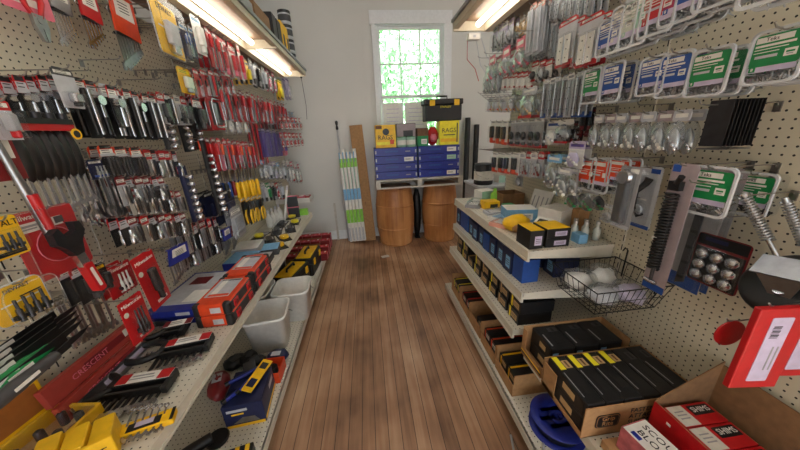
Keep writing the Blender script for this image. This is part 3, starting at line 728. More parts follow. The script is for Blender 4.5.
# second row
hang('L', .24, (182,68), (189,94), .12, C(body='yellow', head='yellow', lab='lemon', kind='tool', c='offwhite', c2='grey', hf=.3), 'tool_pack', 'yellow card pack under the blue screwdriver sets', 'card pack')
row('L', .26, (194,68), (228,72), (198,97), 6, .055, [RB,RB,RC,RB], 'screwdriver_set', 'red and black screwdriver set in the second row', 'screwdriver set', depth=3, gap=.03)
row('L', .2, (158,92), (190,98), (164,124), 5, .05, [C(body='pale', head='red', lab='white', kind='tool', c='darkgrey', c2='black'), E1, C(body='pale', head='offwhite', lab='grey', kind='bits', c='darksteel', c2='black')], 'bit_set', 'grey carded bit set left of the red rows', 'bit set', depth=2, gap=.03)
# third row: long run of red drivers
row('L', .26, (216,82), (284,104), (222,120), 14, .05, [RD,RC,RB,RD], 'screwdriver', 'red handled screwdriver in the long third row', 'screwdriver', depth=3, gap=.03)
GP = C(body='pale', head='grey', lab='white', kind='tool', c='pale', c2='darkgrey', hf=.2, pf=.7)
BP = C(body='black', head='pale', lab='white', kind='tool', c='black', c2='grey', hf=.2, pf=.7)
PK = BG(head='pink', c='pink', c2='white')
row('L', .24, (249,58), (272,72), (252,84), 5, .09, [GP,BP,GP,PK,PK], 'tool_pack', 'grey or pink pack under the far canopy end', 'tool pack', depth=2, gap=.03)
hang('L', .28, (279,80), (282,100), .16, C(body='yellow', head='black', lab='lemon', kind='knob', c='lemon', c2='black', hf=.15), 'disc_pack', 'black and yellow round disc pack under the canopy end', 'disc pack', n=2)
hang('L', .3, (286,78), (290,100), .17, C(body='lilac', head='lilac', lab='purple', kind='bag', c='lilac', c2='white', hf=.15), 'tool_pack', 'pale purple pack beside the black and yellow disc', 'tool pack', n=2)
hang('L', .26, (296,82), (301,117), .14, C(body='mauve', head='darkred', lab='white', kind='blade', c='pale', c2='darkred', hf=.12, pf=.8), 'blade_pack', 'tall thin red and white saw blade pack', 'saw blade', n=2)
def framed():
    K = Kit(); w, h = .17, .2
    K.part('backing_card', MB().prism(rrect(w, 0, h, .01), -.002, 0, 'red').box((0,-.003,h*.5), (w*.7,.001,h*.7), 'darkgrey'))
    K.part('frame', MB().tube([(q[0],-.02,q[1]) for q in rrect(w*.72, h*.08, h*.92, .02)], .006, 'chrome', 6, closed=True))
    K.part('square', MB().box((-.02,-.014,h*.5), (.03,.006,h*.6), 'steel').box((.02,-.014,h*.3), (.06,.006,.03), 'darksteel')); return K
hang('L', .24, (212,96), (219,130), .17, lambda w,h: kit(framed), 'square_set', 'red pack with a silver framed window', 'tool pack', n=3, gap=.04, hgt=None)
hang('L', .22, (196,98), (202,130), .1, C(body='black', head='red', lab='white', kind='tool', c='black', c2='darkgrey', hf=.3), 'tool_pack', 'black pack with a red header left of the silver framed pack', 'tool pack', n=2)
row('L', .2, (226,112), (248,116), (230,134), 4, .1, [C(body='offwhite', head='white', lab='grey', kind='bag', c='white', c2='pale'), BG(head='pale', c='white', c2='zinc')], 'pad_pack', 'off-white soft pack under the red screwdriver run', 'pack', depth=2, gap=.03)
OD = C(body='pink', head='red', lab='white', kind='driver', c='orange', c2='chrome', hf=.16, pf=.78)
row('L', .24, (212,137), (250,142), (217,172), 9, .045, [RD,OD,RC,OD], 'screwdriver', 'red or orange screwdriver in the fourth row', 'screwdriver', depth=2, gap=.03)
LB = C(body='darkred', head='red', lab='white', kind='rods', c='red', c2='red', hf=.08, pf=.9, blister=False)
row('L', .22, (249,120), (259,122), (253,168), 3, .03, [LB], 'long_bit', 'long red bar pack', 'bit', depth=2, gap=.03, jit=.02)
PU = C(body='purple', head='navy', lab='lilac', kind='blade', c='purple', c2='royal', hf=.12, pf=.8)
row('L', .26, (262,128), (282,132), (264,158), 5, .1, [PU,PU,PU,PU,C(body='pink', head='lilac', lab='white', kind='tool', c='purple', c2='pink')], 'blade_pack', 'purple blade pack', 'blade pack', depth=2, gap=.03)
row('L', .2, (262,105), (292,112), (264,130), 7, .08, [RR,GP,RC,BP,PK,GP,C(body='lilac', head='sky', lab='white', kind='tool', c='sky', c2='grey')], 'tool_pack', 'small mixed pack above the purple blades', 'tool pack', depth=2, gap=.03)
RS = BG(head='red', c='red', c2='white', hf=.35)
row('L', .34, (284,116), (299,118), (285,130), 5, .09, [RS], 'fastener_bag', 'little red bag, upper of two far rows', 'bag', depth=2, gap=.05)
row('L', .34, (285,132), (300,133), (286,148), 5, .09, [RS], 'fastener_bag', 'little red bag, lower of two far rows', 'bag', depth=2, gap=.05)
YH = C(body='offwhite', head='grey', lab='white', kind='driver', c='yellow', c2='steel', hf=.1, pf=.85, blister=False)
def drv(h, c, r=.016):
    K = Kit(); d_ = MB(); Lh = h*.5
    d_.lathe([(r*.7,0),(r,Lh*.1),(r*.85,Lh*.5),(r,Lh*.85),(r*.5,Lh)], c, n=8); K.part('handle', d_); K.part('shaft', MB().lathe([(r*.3,Lh),(r*.28,h*.96),(r*.45,h*.965),(r*.45,h)], 'steel', n=6)); return K
def DV(c): return lambda w, h: kit(drv, round(h,2), c)
row('L', .26, (238,163), (253,162), (242,202), 5, .04, [DV('yellow')], 'nut_driver', 'yellow handled driver hanging handle down', 'screwdriver', depth=2, gap=.04, jit=.1)
row('L', .2, (222,168), (236,166), (225,200), 5, .04, [DV('black'),DV('blue'),DV('darkred')], 'nut_driver', 'dark handled driver left of the yellow ones', 'screwdriver', depth=2, gap=.04)
YT = C(body='black', head='yellow', lab='white', kind='plier', c='yellow', c2='black', hf=.15, pf=.8)
row('L', .28, (247,197), (258,195), (250,226), 3, .08, [YT], 'snips', 'yellow handled snips over the shelf', 'snips', depth=2, gap=.03)
row('L', .22, (262,160), (286,164), (264,180), 6, .09, [BG(head='sky', c='pale', c2='white'), GP, BG(head='lilac', c='pale', c2='lilac')], 'fastener_bag', 'pale bag under the purple blade packs', 'bag', depth=2, gap=.03)
row('L', .22, (262,182), (280,182), (264,203), 5, .09, [GP, C(body='white', head='green', lab='white', kind='tool', c='green', c2='black'), BP, RS], 'tool_pack', 'small mixed pack low at the far end', 'tool pack', depth=2, gap=.03)
row('L', .26, (287,160), (298,164), (288,184), 4, .1, [BG(head='white', c='white', c2='pale'), BG(head='pink', c='white', c2='red')], 'fastener_bag', 'white bag at the far end of the left wall', 'bag', depth=2, gap=.04)
hang('L', .2, (226,190), (232,222), .2, C(body='navy', head='black', lab='white', kind='tool', c='navy', c2='black', hf=.15), 'tool_pack', 'dark navy pack between the dark rail and the yellow snips', 'tool pack', n=4, gap=.05)
hang('L', .24, (234,206), (241,236), .17, C(body='pale', head='grey', lab='white', kind='bits', c='steel', c2='pale', hf=.3), 'bit_set', 'pale grey bit set pack over the shelf', 'bit set', n=2)
# hanging hex keys and wrench sets over the orange cases
HX = lambda a: (lambda w, h: kit(wrench_rack, round(w,3), round(h,2), 6, top=a, hf=.45, m='steel'))
row('L', .2, (172,246), (180,242), (180,278), 1, .16, [HX('royal')], 'wrench_set', 'red and blue carded wrench set behind the blue cases', 'wrench set')
row('L', .2, (222,228), (231,224), (226,252), 2, .12, [HX('royal'), HX('darkred')], 'wrench_set', 'short carded wrench set over the shelf', 'wrench set')
row('L', .14, (178,248), (222,230), (184,272), 7, .06, [S4,S3,S4], 'hex_key_set', 'steel hex key card over the cases', 'hex keys', depth=2, gap=.03)
# near red and yellow packs
def adj():
    K = Kit(); w, h = .175, .195
    b = MB().prism(rrect(w*.96, 0, h, .012), -.0015, .001, 'red')
    b.box((-.01,-.002,h*.78), (w*.6,.001,h*.13), 'white'); b.box((w*.2,-.0022,h*.79), (w*.14,.001,h*.1), 'darkgrey')
    b.tube([(q[0],-.003,q[1]) for q in circle(.005, h*.45, .05, 20)], .0016, 'pink', 5, closed=True)
    K.part('backing_card', b)
    K.part('clamshell', MB().prism(rrect(w, -.004, h*1.01, .016), -.03, .004, 'clear').tube([(q[0],-.03,q[1]) for q in rrect(w,-.004,h*1.01,.016)], .0016, 'film', 5, closed=True))
    m = Matrix.Translation((.01,-.03,h*.5)) @ Matrix.Scale(.85,4) @ Matrix.Rotation(math.radians(-8),4,'Y')
    t = MB().prism([(-.016,-.06),(.016,-.06),(.03,-.02),(.056,.01),(.052,.045),(.03,.052),(.028,.02),(-.012,.014),(-.022,.05),(-.046,.04),(-.05,.0),(-.03,-.025)], -.012, .012, 'darksteel', m)
    t.prism([(-.013,-.2),(.013,-.2),(.016,-.05),(-.016,-.05)], -.009, .009, 'chrome', m)
    K.part('wrench', t)
    K.part('grip', MB().prism(rrect(.03, -.22, -.1, .01), -.014, .014, 'red', m).prism(rrect(.012, -.2, -.12, .004), -.0145, -.014, 'white', m))
    K.part('lettering', MB().text('Milwaukee', .02, 'white', FRONT(-.03,-.003,h*.92)).box((-.04,-.003,h*.8), (.07,.001,.006), 'grey').box((-.05,-.003,h*.76), (.05,.001,.004), 'grey'))
    return K
hang('L', .27, (45,207), (61,273), .175, lambda w,h: kit(adj), 'adjustable_wrench', 'red clamshell pack with a big adjustable wrench at the near left', 'wrench', hgt=.195)
def ywords(w, h, t, tilt=0):
    K = Kit(); b = MB().prism(rrect(w, 0, h, .008), -.0012, 0, 'yellow').box((0,-.0018,h*.1), (w*.8,.001,h*.1), 'black'); K.part('backing_card', b)
    p = product('bits', w*.6, h*.42, 'darksteel', 'black')
    for v in p.v: v.z += h*.2; v.y -= .004
    K.part('contents', p); K.part('blister', MB().rbox((0,-.014,h*.42), (w*.8,.026,h*.56), .01, 'clear'))
    K.part('lettering', MB().text(t, w*.25, 'black', FRONT(0,-.002,h*.82))); return K
hang('L', .3, (-3,219), (10,258), .08, lambda w,h: kit(ywords, w, round(h,2), 'DEWALT'), 'bit_pack', 'small yellow bit pack cut by the left edge', 'tool pack')
hang('L', .36, (8,284), (33,315), .11, SH('yellow','darksteel','black','DEWALT', kind='bits'), 'nut_setter_pack', 'yellow and clear clamshell of four dark nut setters', 'tool pack')
def redpack(w, h, kind, c, t):
    K = Kit(); b = MB().prism(rrect(w, 0, h, .006), -.0015, .001, 'red'); b.box((w*.1,-.002,h*.1), (w*.5,.001,h*.05), 'white'); b.lathe([(w*.1,0),(w*.1,.0006)], 'offwhite', n=12, T=Matrix.Translation((-w*.34,-.0016,h*.7)) @ Matrix.Rotation(PI/2,4,'X'))
    K.part('backing_card', b); p = product(kind, w*.5, h*.6, c, 'darksteel')
    for v in p.v: v.z += h*.14; v.y -= .003
    K.part('contents', p); K.part('blister', MB().rbox((0,-.015,h*.44), (w*.6,.03,h*.66), .008, 'clear'))
    if t: K.part('lettering', MB().text(t, w*.2, 'white', FRONT(0,-.0022,h*.88)))
    return K
def RP(kind, c, t): return lambda w, h: kit(redpack, round(w,3), round(h,2), kind, c, t)
hang('L', .2, (117,263), (124,294), .12, RP('bits','white','Milwaukee'), 'bit_pack', 'square red pack left of the tall red knife pack', 'tool pack', n=2)
hang('L', .28, (147,250), (160,306), .11, RP('tool','char','Milwaukee'), 'knife_pack', 'tall red pack with a long dark tool', 'tool pack', roll=-.08)
hang('L', .32, (131,297), (143,339), .1, RP('bits','darksteel','Milwaukee'), 'bit_pack', 'red bit pack in front, below the tall red pack', 'tool pack')
hang('L', .22, (98,262), (105,290), .05, C(body='black', head='black', lab='yellow', kind='tool', c='char', c2='black'), 'flashlight', 'black flashlight pack with a yellow mark', 'flashlight', n=2)
hang('L', .24, (82,262), (92,300), .08, C(body='black', head='red', lab='white', kind='tool', c='char', c2='darkgrey'), 'carded_tool', 'black tool behind the big adjustable wrench', 'tool', n=2)
# pruners lying on long hooks near the left edge
def pruner(c, L):
    K = Kit(); K.part('handle', MB().tube([(-L*.5,-.02,.02),(-L*.25,-.022,.026),(L*.12,-.02,.022)], [.012,.018,.013], c, 8).box((-L*.2,-.04,.03), (L*.2,.002,.008), 'white')); K.part('blade', MB().prism([(-L*.06,.012),(L*.4,.02),(L*.5,.03),(L*.3,.034),(-L*.06,.028)], -.023, -.019, 'darksteel'))
    K.part('backing_card', MB().box((-.02,-.002,.024), (L*.8,.002,.05), 'black').box((-L*.2,-.004,.04), (L*.2,.001,.012), 'white')); return K
for k, (c, px, py) in enumerate((('black',28,338),('black',26,346),('green',28,352),('green',30,358),('darkgrey',36,366))):
    q = on(px, py, 0, LW+.2+.03*k)
    put(kit(pruner, c, .26), 'folding_saw', ['black folding saw, topmost of the tools at the near left edge','second black folding saw, above the green ones','upper green folding saw at the near left edge','lower green folding saw at the near left edge','grey folding saw below the green ones'][k], 'saw', (LW+.2+.03*k, q.y, q.z-.02), PI/2, None, (0, -.1))
    hookat('L', q.y, q.z, .24, 'wire peg hook under the '+['topmost','second','third','fourth','lowest'][k]+' folding saw')
# ------------------------------------------------------------------ right wall
BL, GN, RE = 'blue', 'green', 'red'
def clam_hero(T, B, w, lab, short, n=2, off=.26, fill='zinc', big=True, yaw=0, gap=.05):
    hang('R', off, T, B, w, CL(.045, lab=lab, fill=fill, big=big), 'screw_box', short, 'screw box', n=n, gap=gap, yaw=yaw, group='screw tubs on the right wall')
clam_hero((784,26), (766,84), .105, 'green', 'biggest green-labelled clear screw tub, nearest in the lower row', 3)
clam_hero((716,47), (700,97), .105, 'green', 'second green-labelled screw tub from the right, lower row', 3)
clam_hero((680,51), (667,98), .1, 'blue', 'blue-labelled screw tub directly left of the second green one, lower row', 2)
clam_hero((657,55), (646,96), .1, 'blue', 'blue-labelled screw tub of the lower row, second from the near end', 2)
clam_hero((614,62), (609,103), .1, 'blue', 'blue-labelled screw tub left of the gap in the lower row', 3)
clam_hero((593,68), (589,104), .1, 'green', 'farthest green-labelled screw tub of the lower row', 2)
clam_hero((612,17), (605,56), .11, 'blue', 'farthest blue-labelled screw tub of the upper row', 2, .3)
clam_hero((628,2), (617,52), .11, 'offwhite', 'plain pale tub in the upper row, right of the farthest blue one', 2, .3)
clam_hero((641,-8), (629,48), .11, 'seafoam', 'tub with a pale seafoam label in the upper row', 2, .3)
clam_hero((667,-22), (650,37), .12, 'red', 'red-labelled screw tub in the upper row, the only red one', 3, .3)
clam_hero((692,-38), (673,25), .12, 'blue', 'nearest blue-labelled screw tub of the upper row', 3, .3)
clam_hero((738,-60), (712,8), .13, 'white', 'screw tub cut by the top edge of the picture, left one', 2, .3)
clam_hero((800,-90), (765,4), .13, 'white', 'screw tub cut by the top edge of the picture, right one', 2, .3)
clam_hero((715,166), (700,215), .125, 'green', 'green-labelled screw tub hanging alone under the dark plates', 1, .22, fill='chrome')
clam_hero((757,172), (745,216), .1, 'green', 'darker green-labelled screw tub behind the single one', 1, .06, fill='darksteel')
OC = CL(.04, lab='orange', fill='darksteel', face='white')
for T, B, t in (((589,158),(584,190),'orange-labelled clear tub, left of a pair'), ((602,158),(597,193),'orange-labelled clear tub, right of a pair'), ((620,158),(615,187),'orange-labelled clear tub behind the dark handle pack')):
    hang('R', .2, T, B, .11, OC, 'hardware_tub', t, 'hardware tub', n=2, gap=.05, group='orange hardware tubs')
# stack of dark plates hung edge-on
def plate():
    K = Kit(); b = MB().box((0,-.002,.075), (.06,.002,.13), 'darksteel').box((0,-.005,.002), (.06,.008,.003), 'steel')
    K.part('plate', b); return K
q_ = on(716,104,0,RW-.22)
for k in range(9):
    put(kit(plate), 'metal_plate', 'dark grey metal plate, %s in the row hung edge-on under the green tubs' % ORD[k], 'metal plate', (RW-.11-.0125*k, q_.y-.01, q_.z-.13), -PI/2, 'dark metal plates')
hookat('R', q_.y, q_.z-.002, .28, 'wire peg hook holding the dark metal plates')
# silver bags
SB = BG(head='pale', c='zinc', c2='chrome', hf=.25); SB2 = BG(head='mauve', c='zinc', c2='white', hf=.25)
row('R', .22, (600,115), (684,110), (597,148), 7, .1, [SB,SB2], 'hardware_bag', 'silver hardware bag under the lower tubs', 'bag', depth=2, gap=.055)
# cards towards the top of the far half
GC = C(body='pale', head='white', lab='grey', kind='hinge', c='zinc', c2='steel', hf=.14, pf=.8)
RGC = C(body='pale', head='red', lab='white', kind='hinge', c='white', c2='pale', hf=.12, pf=.62, foot='red')
hang('R', .26, (568,20), (564,66), .13, RGC, 'bracket_pack', 'clear and red bracket card, left of two near the top', 'bracket pack', n=3, gap=.04)
hang('R', .28, (591,16), (586,66), .13, RGC, 'bracket_pack', 'clear and red bracket card, right of two near the top', 'bracket pack', n=2, gap=.04)
hang('R', .16, (589,34), (586,66), .12, C(body='darkred', head='black', lab='red', kind='tool', c='darkred', c2='black'), 'latch_pack', 'dark red pack between the clear red cards and the tubs', 'tool pack', n=2, gap=.04)
row('R', .24, (534,4), (541,0), (530,55), 2, .12, [C(body='pale', head='peach', lab='white', kind='rods', c='pale', c2='zinc', hf=.14, pf=.82)], 'rod_pack', 'tall silver pack under the right canopy end', 'hardware pack', depth=3, gap=.034)
row('R', .2, (547,-6), (592,-14), (545,20), 7, .09, [C(body='pale', head='grey', lab='white', kind='hinge', c='zinc', c2='steel', hf=.15)], 'hinge_pack', 'grey hinge card in the top row', 'hinge', depth=3, gap=.034)
row('R', .18, (543,22), (562,20), (541,56), 4, .1, [GC], 'hinge_pack', 'silver hinge card in the second row', 'hinge', depth=2, gap=.034)
row('R', .24, (496,27), (511,19), (494,52), 4, .12, [C(body='lilac', head='white', lab='pale', kind='hinge', c='grey', c2='darkgrey', hf=.2), C(body='pale', head='lilac', lab='white', kind='bag', c='grey', c2='darkgrey')], 'hardware_card', 'pale grey card at the far top right', 'hardware pack', depth=3, gap=.034)
row('R', .2, (514,17), (528,14), (513,36), 4, .09, [C(body='tan', head='offwhite', lab='white', kind='knob', c='tan', c2='offwhite')], 'hardware_card', 'cream card right of the far pale grey ones', 'hardware pack', depth=3, gap=.034)
PB = BG(head='pink', c='zinc', c2='pink', hf=.35)
for T, B, t in (((493,56),(491,82),'farthest pink topped bag'), ((507,46),(505,76),'middle pink topped bag'), ((521,38),(519,68),'pink topped bag nearest the tall silver packs')):
    hang('R', .24, T, B, .1, PB, 'hardware_bag', t, 'bag', n=2, gap=.055)
row('R', .22, (488,66), (500,62), (487,94), 4, .11, [SB, BG(head='white', c='zinc', c2='grey')], 'hardware_bag', 'clear bag at the far right wall end', 'bag', depth=2, gap=.055)
row('R', .2, (506,73), (532,70), (505,90), 6, .075, [C(body='white', head='red', lab='white', kind='bits', c='white', c2='red', hf=.3)], 'screw_card', 'short white card with a red top', 'hardware pack', depth=2, gap=.034)
row('R', .2, (536,60), (550,58), (534,83), 3, .1, [C(body='white', head='red', lab='white', kind='knob', c='darkgrey', c2='red', hf=.25), BG(head='red', c='pale', c2='darkgrey')], 'hardware_card', 'red topped card behind the clear red bracket cards', 'hardware pack', depth=2, gap=.055)
row('R', .16, (525,42), (545,40), (523,62), 4, .1, [SB], 'hardware_bag', 'silver bag behind the tall silver packs', 'bag', depth=2, gap=.055)
HG = C(body='grey', head='pale', lab='white', kind='hinge', c='steel', c2='zinc', hf=.12, pf=.82, foot='blue')
row('R', .24, (547,78), (588,68), (543,118), 7, .11, [HG, GC, HG], 'strap_hinge_pack', 'tall grey hinge card in the middle row', 'hinge', depth=2, gap=.034)
hang('R', .25, (530,88), (527,118), .16, BG(head='pale', c='zinc', c2='tan', hf=.2, foot='red'), 'hardware_bag', 'big clear bag with a red foot left of the grey hinge cards', 'bag', n=2, gap=.06)
row('R', .22, (491,97), (512,95), (490,112), 6, .08, [C(body='offwhite', head='pale', lab='white', kind='bits', c='pale', c2='orange'), BG(head='pale', c='pale', c2='tan')], 'screw_card', 'short pale card above the orange cards', 'hardware pack', depth=2, gap=.055)
OB = C(body='white', head='white', lab='pale', kind='tool', c='black', c2='orange', hf=.12, pf=.75, foot='orange')
row('R', .22, (494,121), (506,121), (493,143), 3, .09, [OB], 'caster_pack', 'black and orange part on white card, upper row', 'hardware pack', depth=2, gap=.034)
BK = C(body='grey', head='pale', lab='white', kind='knob', c='black', c2='darkgrey', hf=.12, pf=.75, foot='red')
row('R', .22, (514,121), (541,119), (512,146), 5, .1, [BK], 'pulley_pack', 'black pulley card with a red foot', 'pulley', depth=2, gap=.034)
hang('R', .2, (554,121), (552,145), .12, C(body='white', head='white', lab='blue', kind='bag', c='white', c2='pale'), 'hardware_card', 'plain white card right of the black pulley cards', 'hardware pack', n=2, gap=.034)
hang('R', .2, (566,120), (563,143), .12, BG(head='white', c='zinc', c2='darkgrey', foot='red'), 'hardware_bag', 'clear bag with a red foot right of the plain white card', 'bag', n=2, gap=.055)
row('R', .16, (577,120), (588,106), (574,143), 3, .1, [C(body='black', head='darkgrey', lab='darkred', kind='tool', c='black', c2='darkred'), C(body='darkred', head='darkred', lab='pink', kind='knob', c='black', c2='darkred')], 'hardware_card', 'dark card left of the silver bags', 'hardware pack', depth=2, gap=.034)
row('R', .24, (496,153), (516,153), (495,172), 4, .09, [OB], 'caster_pack', 'black and orange part on white card, lower row', 'hardware pack', depth=2, gap=.034)
row('R', .22, (523,152), (541,152), (521,176), 4, .1, [C(body='pale', head='white', lab='pale', kind='hinge', c='pale', c2='grey'), C(body='pale', head='red', lab='white', kind='bag', c='zinc', c2='darkred')], 'hardware_card', 'clear pale card right of the lower orange ones', 'hardware pack', depth=2, gap=.034)
hang('R', .24, (555,155), (551,188), .12, BG(head='sky', c='zinc', c2='chrome'), 'hardware_bag', 'big silver bag with a blue tip under the white card', 'bag', n=2, gap=.06)
hang('R', .26, (566,168), (561,197), .1, BG(head='pale', c='zinc', c2='white'), 'hardware_bag', 'silver bag hanging low left of the orange tubs', 'bag', n=2, gap=.06)
hang('R', .22, (578,142), (574,168), .11, C(body='white', head='lilac', lab='purple', kind='bag', c='lilac', c2='white'), 'hardware_card', 'purple and white card above the orange tubs', 'hardware pack', n=2, gap=.034)
row('R', .2, (576,186), (591,188), (572,207), 2, .1, [BG(head='grey', c='darkgrey', c2='green')], 'chain_pack', 'grey and green chain pack under the orange tubs', 'chain', depth=2, gap=.06)
hang('R', .2, (521,172), (519,186), .08, C(body='grey', head='grey', lab='white', kind='knob', c='grey', c2='darkgrey'), 'hardware_card', 'small grey card hanging low under the lower orange cards', 'hardware pack')
for k in range(7):
    q = on(482+3*k, 140+1.0*k, 0, RW); put(kit(hook_k, .3), 'peg_hook', '%s bare long peg hook under the upper orange cards, from the far end' % ORD[k], 'hook', (RW, 2.38-.07*k, 1.43), -PI/2, 'bare long hooks')
for k in range(6):
    put(kit(hook_k, .34), 'peg_hook', '%s bare peg hook just under the right canopy, from the far end' % ORD[k], 'hook', (RW, 2.36-.12*k, 2.12), -PI/2, 'bare hooks under the canopy')
for k in range(5):
    put(kit(hook_k, .32), 'peg_hook', '%s bare peg hook at the far end below the pale grey cards' % ORD[k], 'hook', (RW, 2.38-.05*k, 1.87-.02*k), -PI/2, 'bare hooks below the grey cards')
# long spring, handles
def spring_card():
    K = Kit(); w, h = .08, .46
    b = MB().prism(rrect(w, 0, h, .012), -.002, 0, 'mauve').box((-w*.3,-.0028,h*.965), (w*.3,.001,h*.05), 'blue').box((0,-.0028,h*.03), (w*.96,.001,h*.055), 'blue'); K.part('backing_card', b)
    s = MB(); n = 26*10
    s.tube([(.016*math.cos(k*.628),-.024+.016*math.sin(k*.628),h*(.2+.6*k/n)) for k in range(n)], .0042, 'blackwire', 5)
    s.tube([(0,-.02,h*.08),(0,-.02,h*.2)], .006, 'darksteel', 6); s.box((0,-.02,h*.85), (.034,.02,.03), 'black'); s.tube([(0,-.02,h*.86),(.018,-.03,h*.92)], .01, 'black', 6)
    s.tube([(-.02,-.02,h*.09),(.02,-.02,h*.09)], .008, 'chrome', 6); K.part('door_spring', s)
    K.part('price_sticker', MB().box((-.01,-.038,h*.45), (.016,.001,.01), 'white'))
    return K
hang('R', .24, (679,163), (659,293), .08, lambda w,h: kit(spring_card), 'door_spring', 'long dark door spring on a tall pale card with blue ends', 'door spring', n=1, hgt=.46)
hang('R', .1, (704,168), (690,292), .12, C(body='grey', head='mauve', lab='pale', kind='blade', c='darkgrey', c2='black', hf=.1, pf=.8, foot='blue'), 'door_closer', 'tall grey card behind the long spring, with a blue foot', 'door closer', n=2, gap=.034)
def pull_card(kind):
    K = Kit(); w, h = .085, .24
    b = MB().prism(rrect(w, 0, h, .01), -.0015, 0, 'pale' if kind else 'grey').box((0,-.0022,h*.03), (w*.9,.001,h*.06), 'blue' if kind else 'pale').box((w*.2,-.0022,h*.93), (w*.4,.001,h*.07), 'blue' if kind else 'white'); K.part('backing_card', b)
    p = MB()
    if kind: p.tube([(0,-.008,h*.2),(-.012,-.012,h*.28),(-.016,-.03,h*.4),(-.014,-.032,h*.6),(0,-.012,h*.74),(.004,-.008,h*.82)], [.014,.012,.009,.009,.012,.014], 'black', 8)
    else: p.rbox((0,-.016,h*.45), (.045,.026,h*.7), .01, 'char'); p.lathe([(.03,0),(.026,.012)], 'chrome', n=14, T=Matrix.Translation((0,-.02,h*.84)) @ Matrix.Rotation(PI/2,4,'X'))
    K.part('door_pull' if kind else 'lock_body', p); K.part('blister', MB().rbox((0,-.02,h*.5), (w*.8,.036,h*.84), .012, 'film' if not kind else 'clear')); return K
hang('R', .2, (650,166), (643,222), .085, lambda w,h: kit(pull_card, 1), 'door_pull', 'black door pull on a grey card with blue print', 'door pull', hgt=.24)
hang('R', .28, (630,166), (621,228), .085, lambda w,h: kit(pull_card, 0), 'lock_pack', 'dark lock in a clear bag left of the black door pull', 'lock', hgt=.24)
hang('R', .2, (640,196), (637,214), .08, BG(head='pale', c='zinc', c2='steel'), 'hardware_bag', 'small grey bag under the dark lock', 'bag')
hang('R', .18, (612,205), (608,222), .07, BG(head='pale', c='zinc', c2='steel'), 'hardware_bag', 'small clear bag low on the wall above the basket', 'bag')
# card of chrome domes
def domes():
    K = Kit(); w, h = .145, .18
    b = MB().prism(rrect(w, 0, h, .012), -.002, 0, 'darkred').box((0,-.003,h*.88), (w*.94,.001,h*.2), 'black').box((-w*.12,-.0038,h*.9), (w*.44,.001,h*.07), 'navy').box((0,-.003,h*.38), (w*.94,.001,h*.7), 'char'); K.part('backing_card', b)
    for i in range(3):
        for j in range(3):
            p = MB().lathe([(.019,0),(.02,.006),(.014,.014),(.004,.018),(.0001,.0185)], 'chrome', n=12, T=Matrix.Translation((w*(i-1)*.29,-.004,h*(.16+.22*j))) @ Matrix.Rotation(PI/2,4,'X')); K.part('furniture_glide', p)
    K.part('blister', MB().rbox((0,-.018,h*.42), (w*.96,.034,h*.76), .014, 'clear')); return K
hang('R', .1, (729,214), (713,288), .16, lambda w,h: kit(domes), 'glide_pack', 'dark card of nine shiny chrome domes left of the big caster', 'hardware pack', n=1)
# big caster with spring bolt
def caster():
    K = Kit(); T = rotm(math.radians(46), math.radians(-10), 0) @ Matrix.Translation((0,0,0))
    w = MB().lathe([(.03,-.022),(.085,-.024),(.098,-.014),(.1,0),(.098,.014),(.085,.024),(.03,.022)], 'char', n=32, T=T @ Matrix.Translation((0,0,.03))); K.part('wheel', w)
    b = MB().prism([(-.016,-.055),(.016,-.055),(.022,-.02),(.045,.03),(.045,.045),(-.045,.045),(-.045,.03),(-.022,-.02)], -.0025, .0025, 'steel', T @ Matrix.Translation((0,-.03,.07)) @ Matrix.Rotation(math.radians(-38),4,'X'))
    b.box((0,.01,.105), (.1,.06,.005), 'steel', T); b.box((0,.05,.05), (.07,.004,.05), 'zinc', T); b.lathe([(.014,.057),(.012,.064)], 'chrome', c=(0,-.035,0), n=10, T=T)
    K.part('bracket', b)
    T2 = T @ Matrix.Translation((-.02,.03,.078)) @ rotm(math.radians(-34), math.radians(-26), 0)
    s = MB().tube([(0,0,0),(0,0,.21)], .006, 'chrome', 10, T2)
    s.tube([(.0115*math.cos(k*.7),.0115*math.sin(k*.7),.07+.13*k/150) for k in range(151)], .0026, 'zinc', 5, T2); s.lathe([(.012,.2),(.012,.21)], 'chrome', n=6, T=T2); K.part('spring_bolt', s)
    s2 = MB(); T3 = T @ Matrix.Translation((.03,.04,.078)) @ rotm(math.radians(-30), math.radians(-14), 0)
    s2.tube([(0,0,0),(0,0,.19)], .006, 'zinc', 8, T3); s2.tube([(.01*math.cos(k*.7),.01*math.sin(k*.7),.06+.12*k/150) for k in range(151)], .0022, 'zinc', 5, T3); K.part('spring_bolt', s2); return K
put(kit(caster), 'gate_caster', 'big black wheel gate caster with two steel spring bolts', 'caster', (1.12,.515,1.145), -PI/2)
for k, (px, py, L, t) in enumerate(((768,178,.3,'long bare peg hook above the big caster'), (790,192,.22,'second long bare peg hook crossing the spring bolts'), (702,226,.2,'bare peg hook under the single green tub'), (668,104,.16,'bare peg hook left of the dark plates'))):
    q = on(px, py, 0, RW-.02); put(kit(hook_k, L), 'peg_hook', t, 'hook', (RW, q.y, q.z), -PI/2)
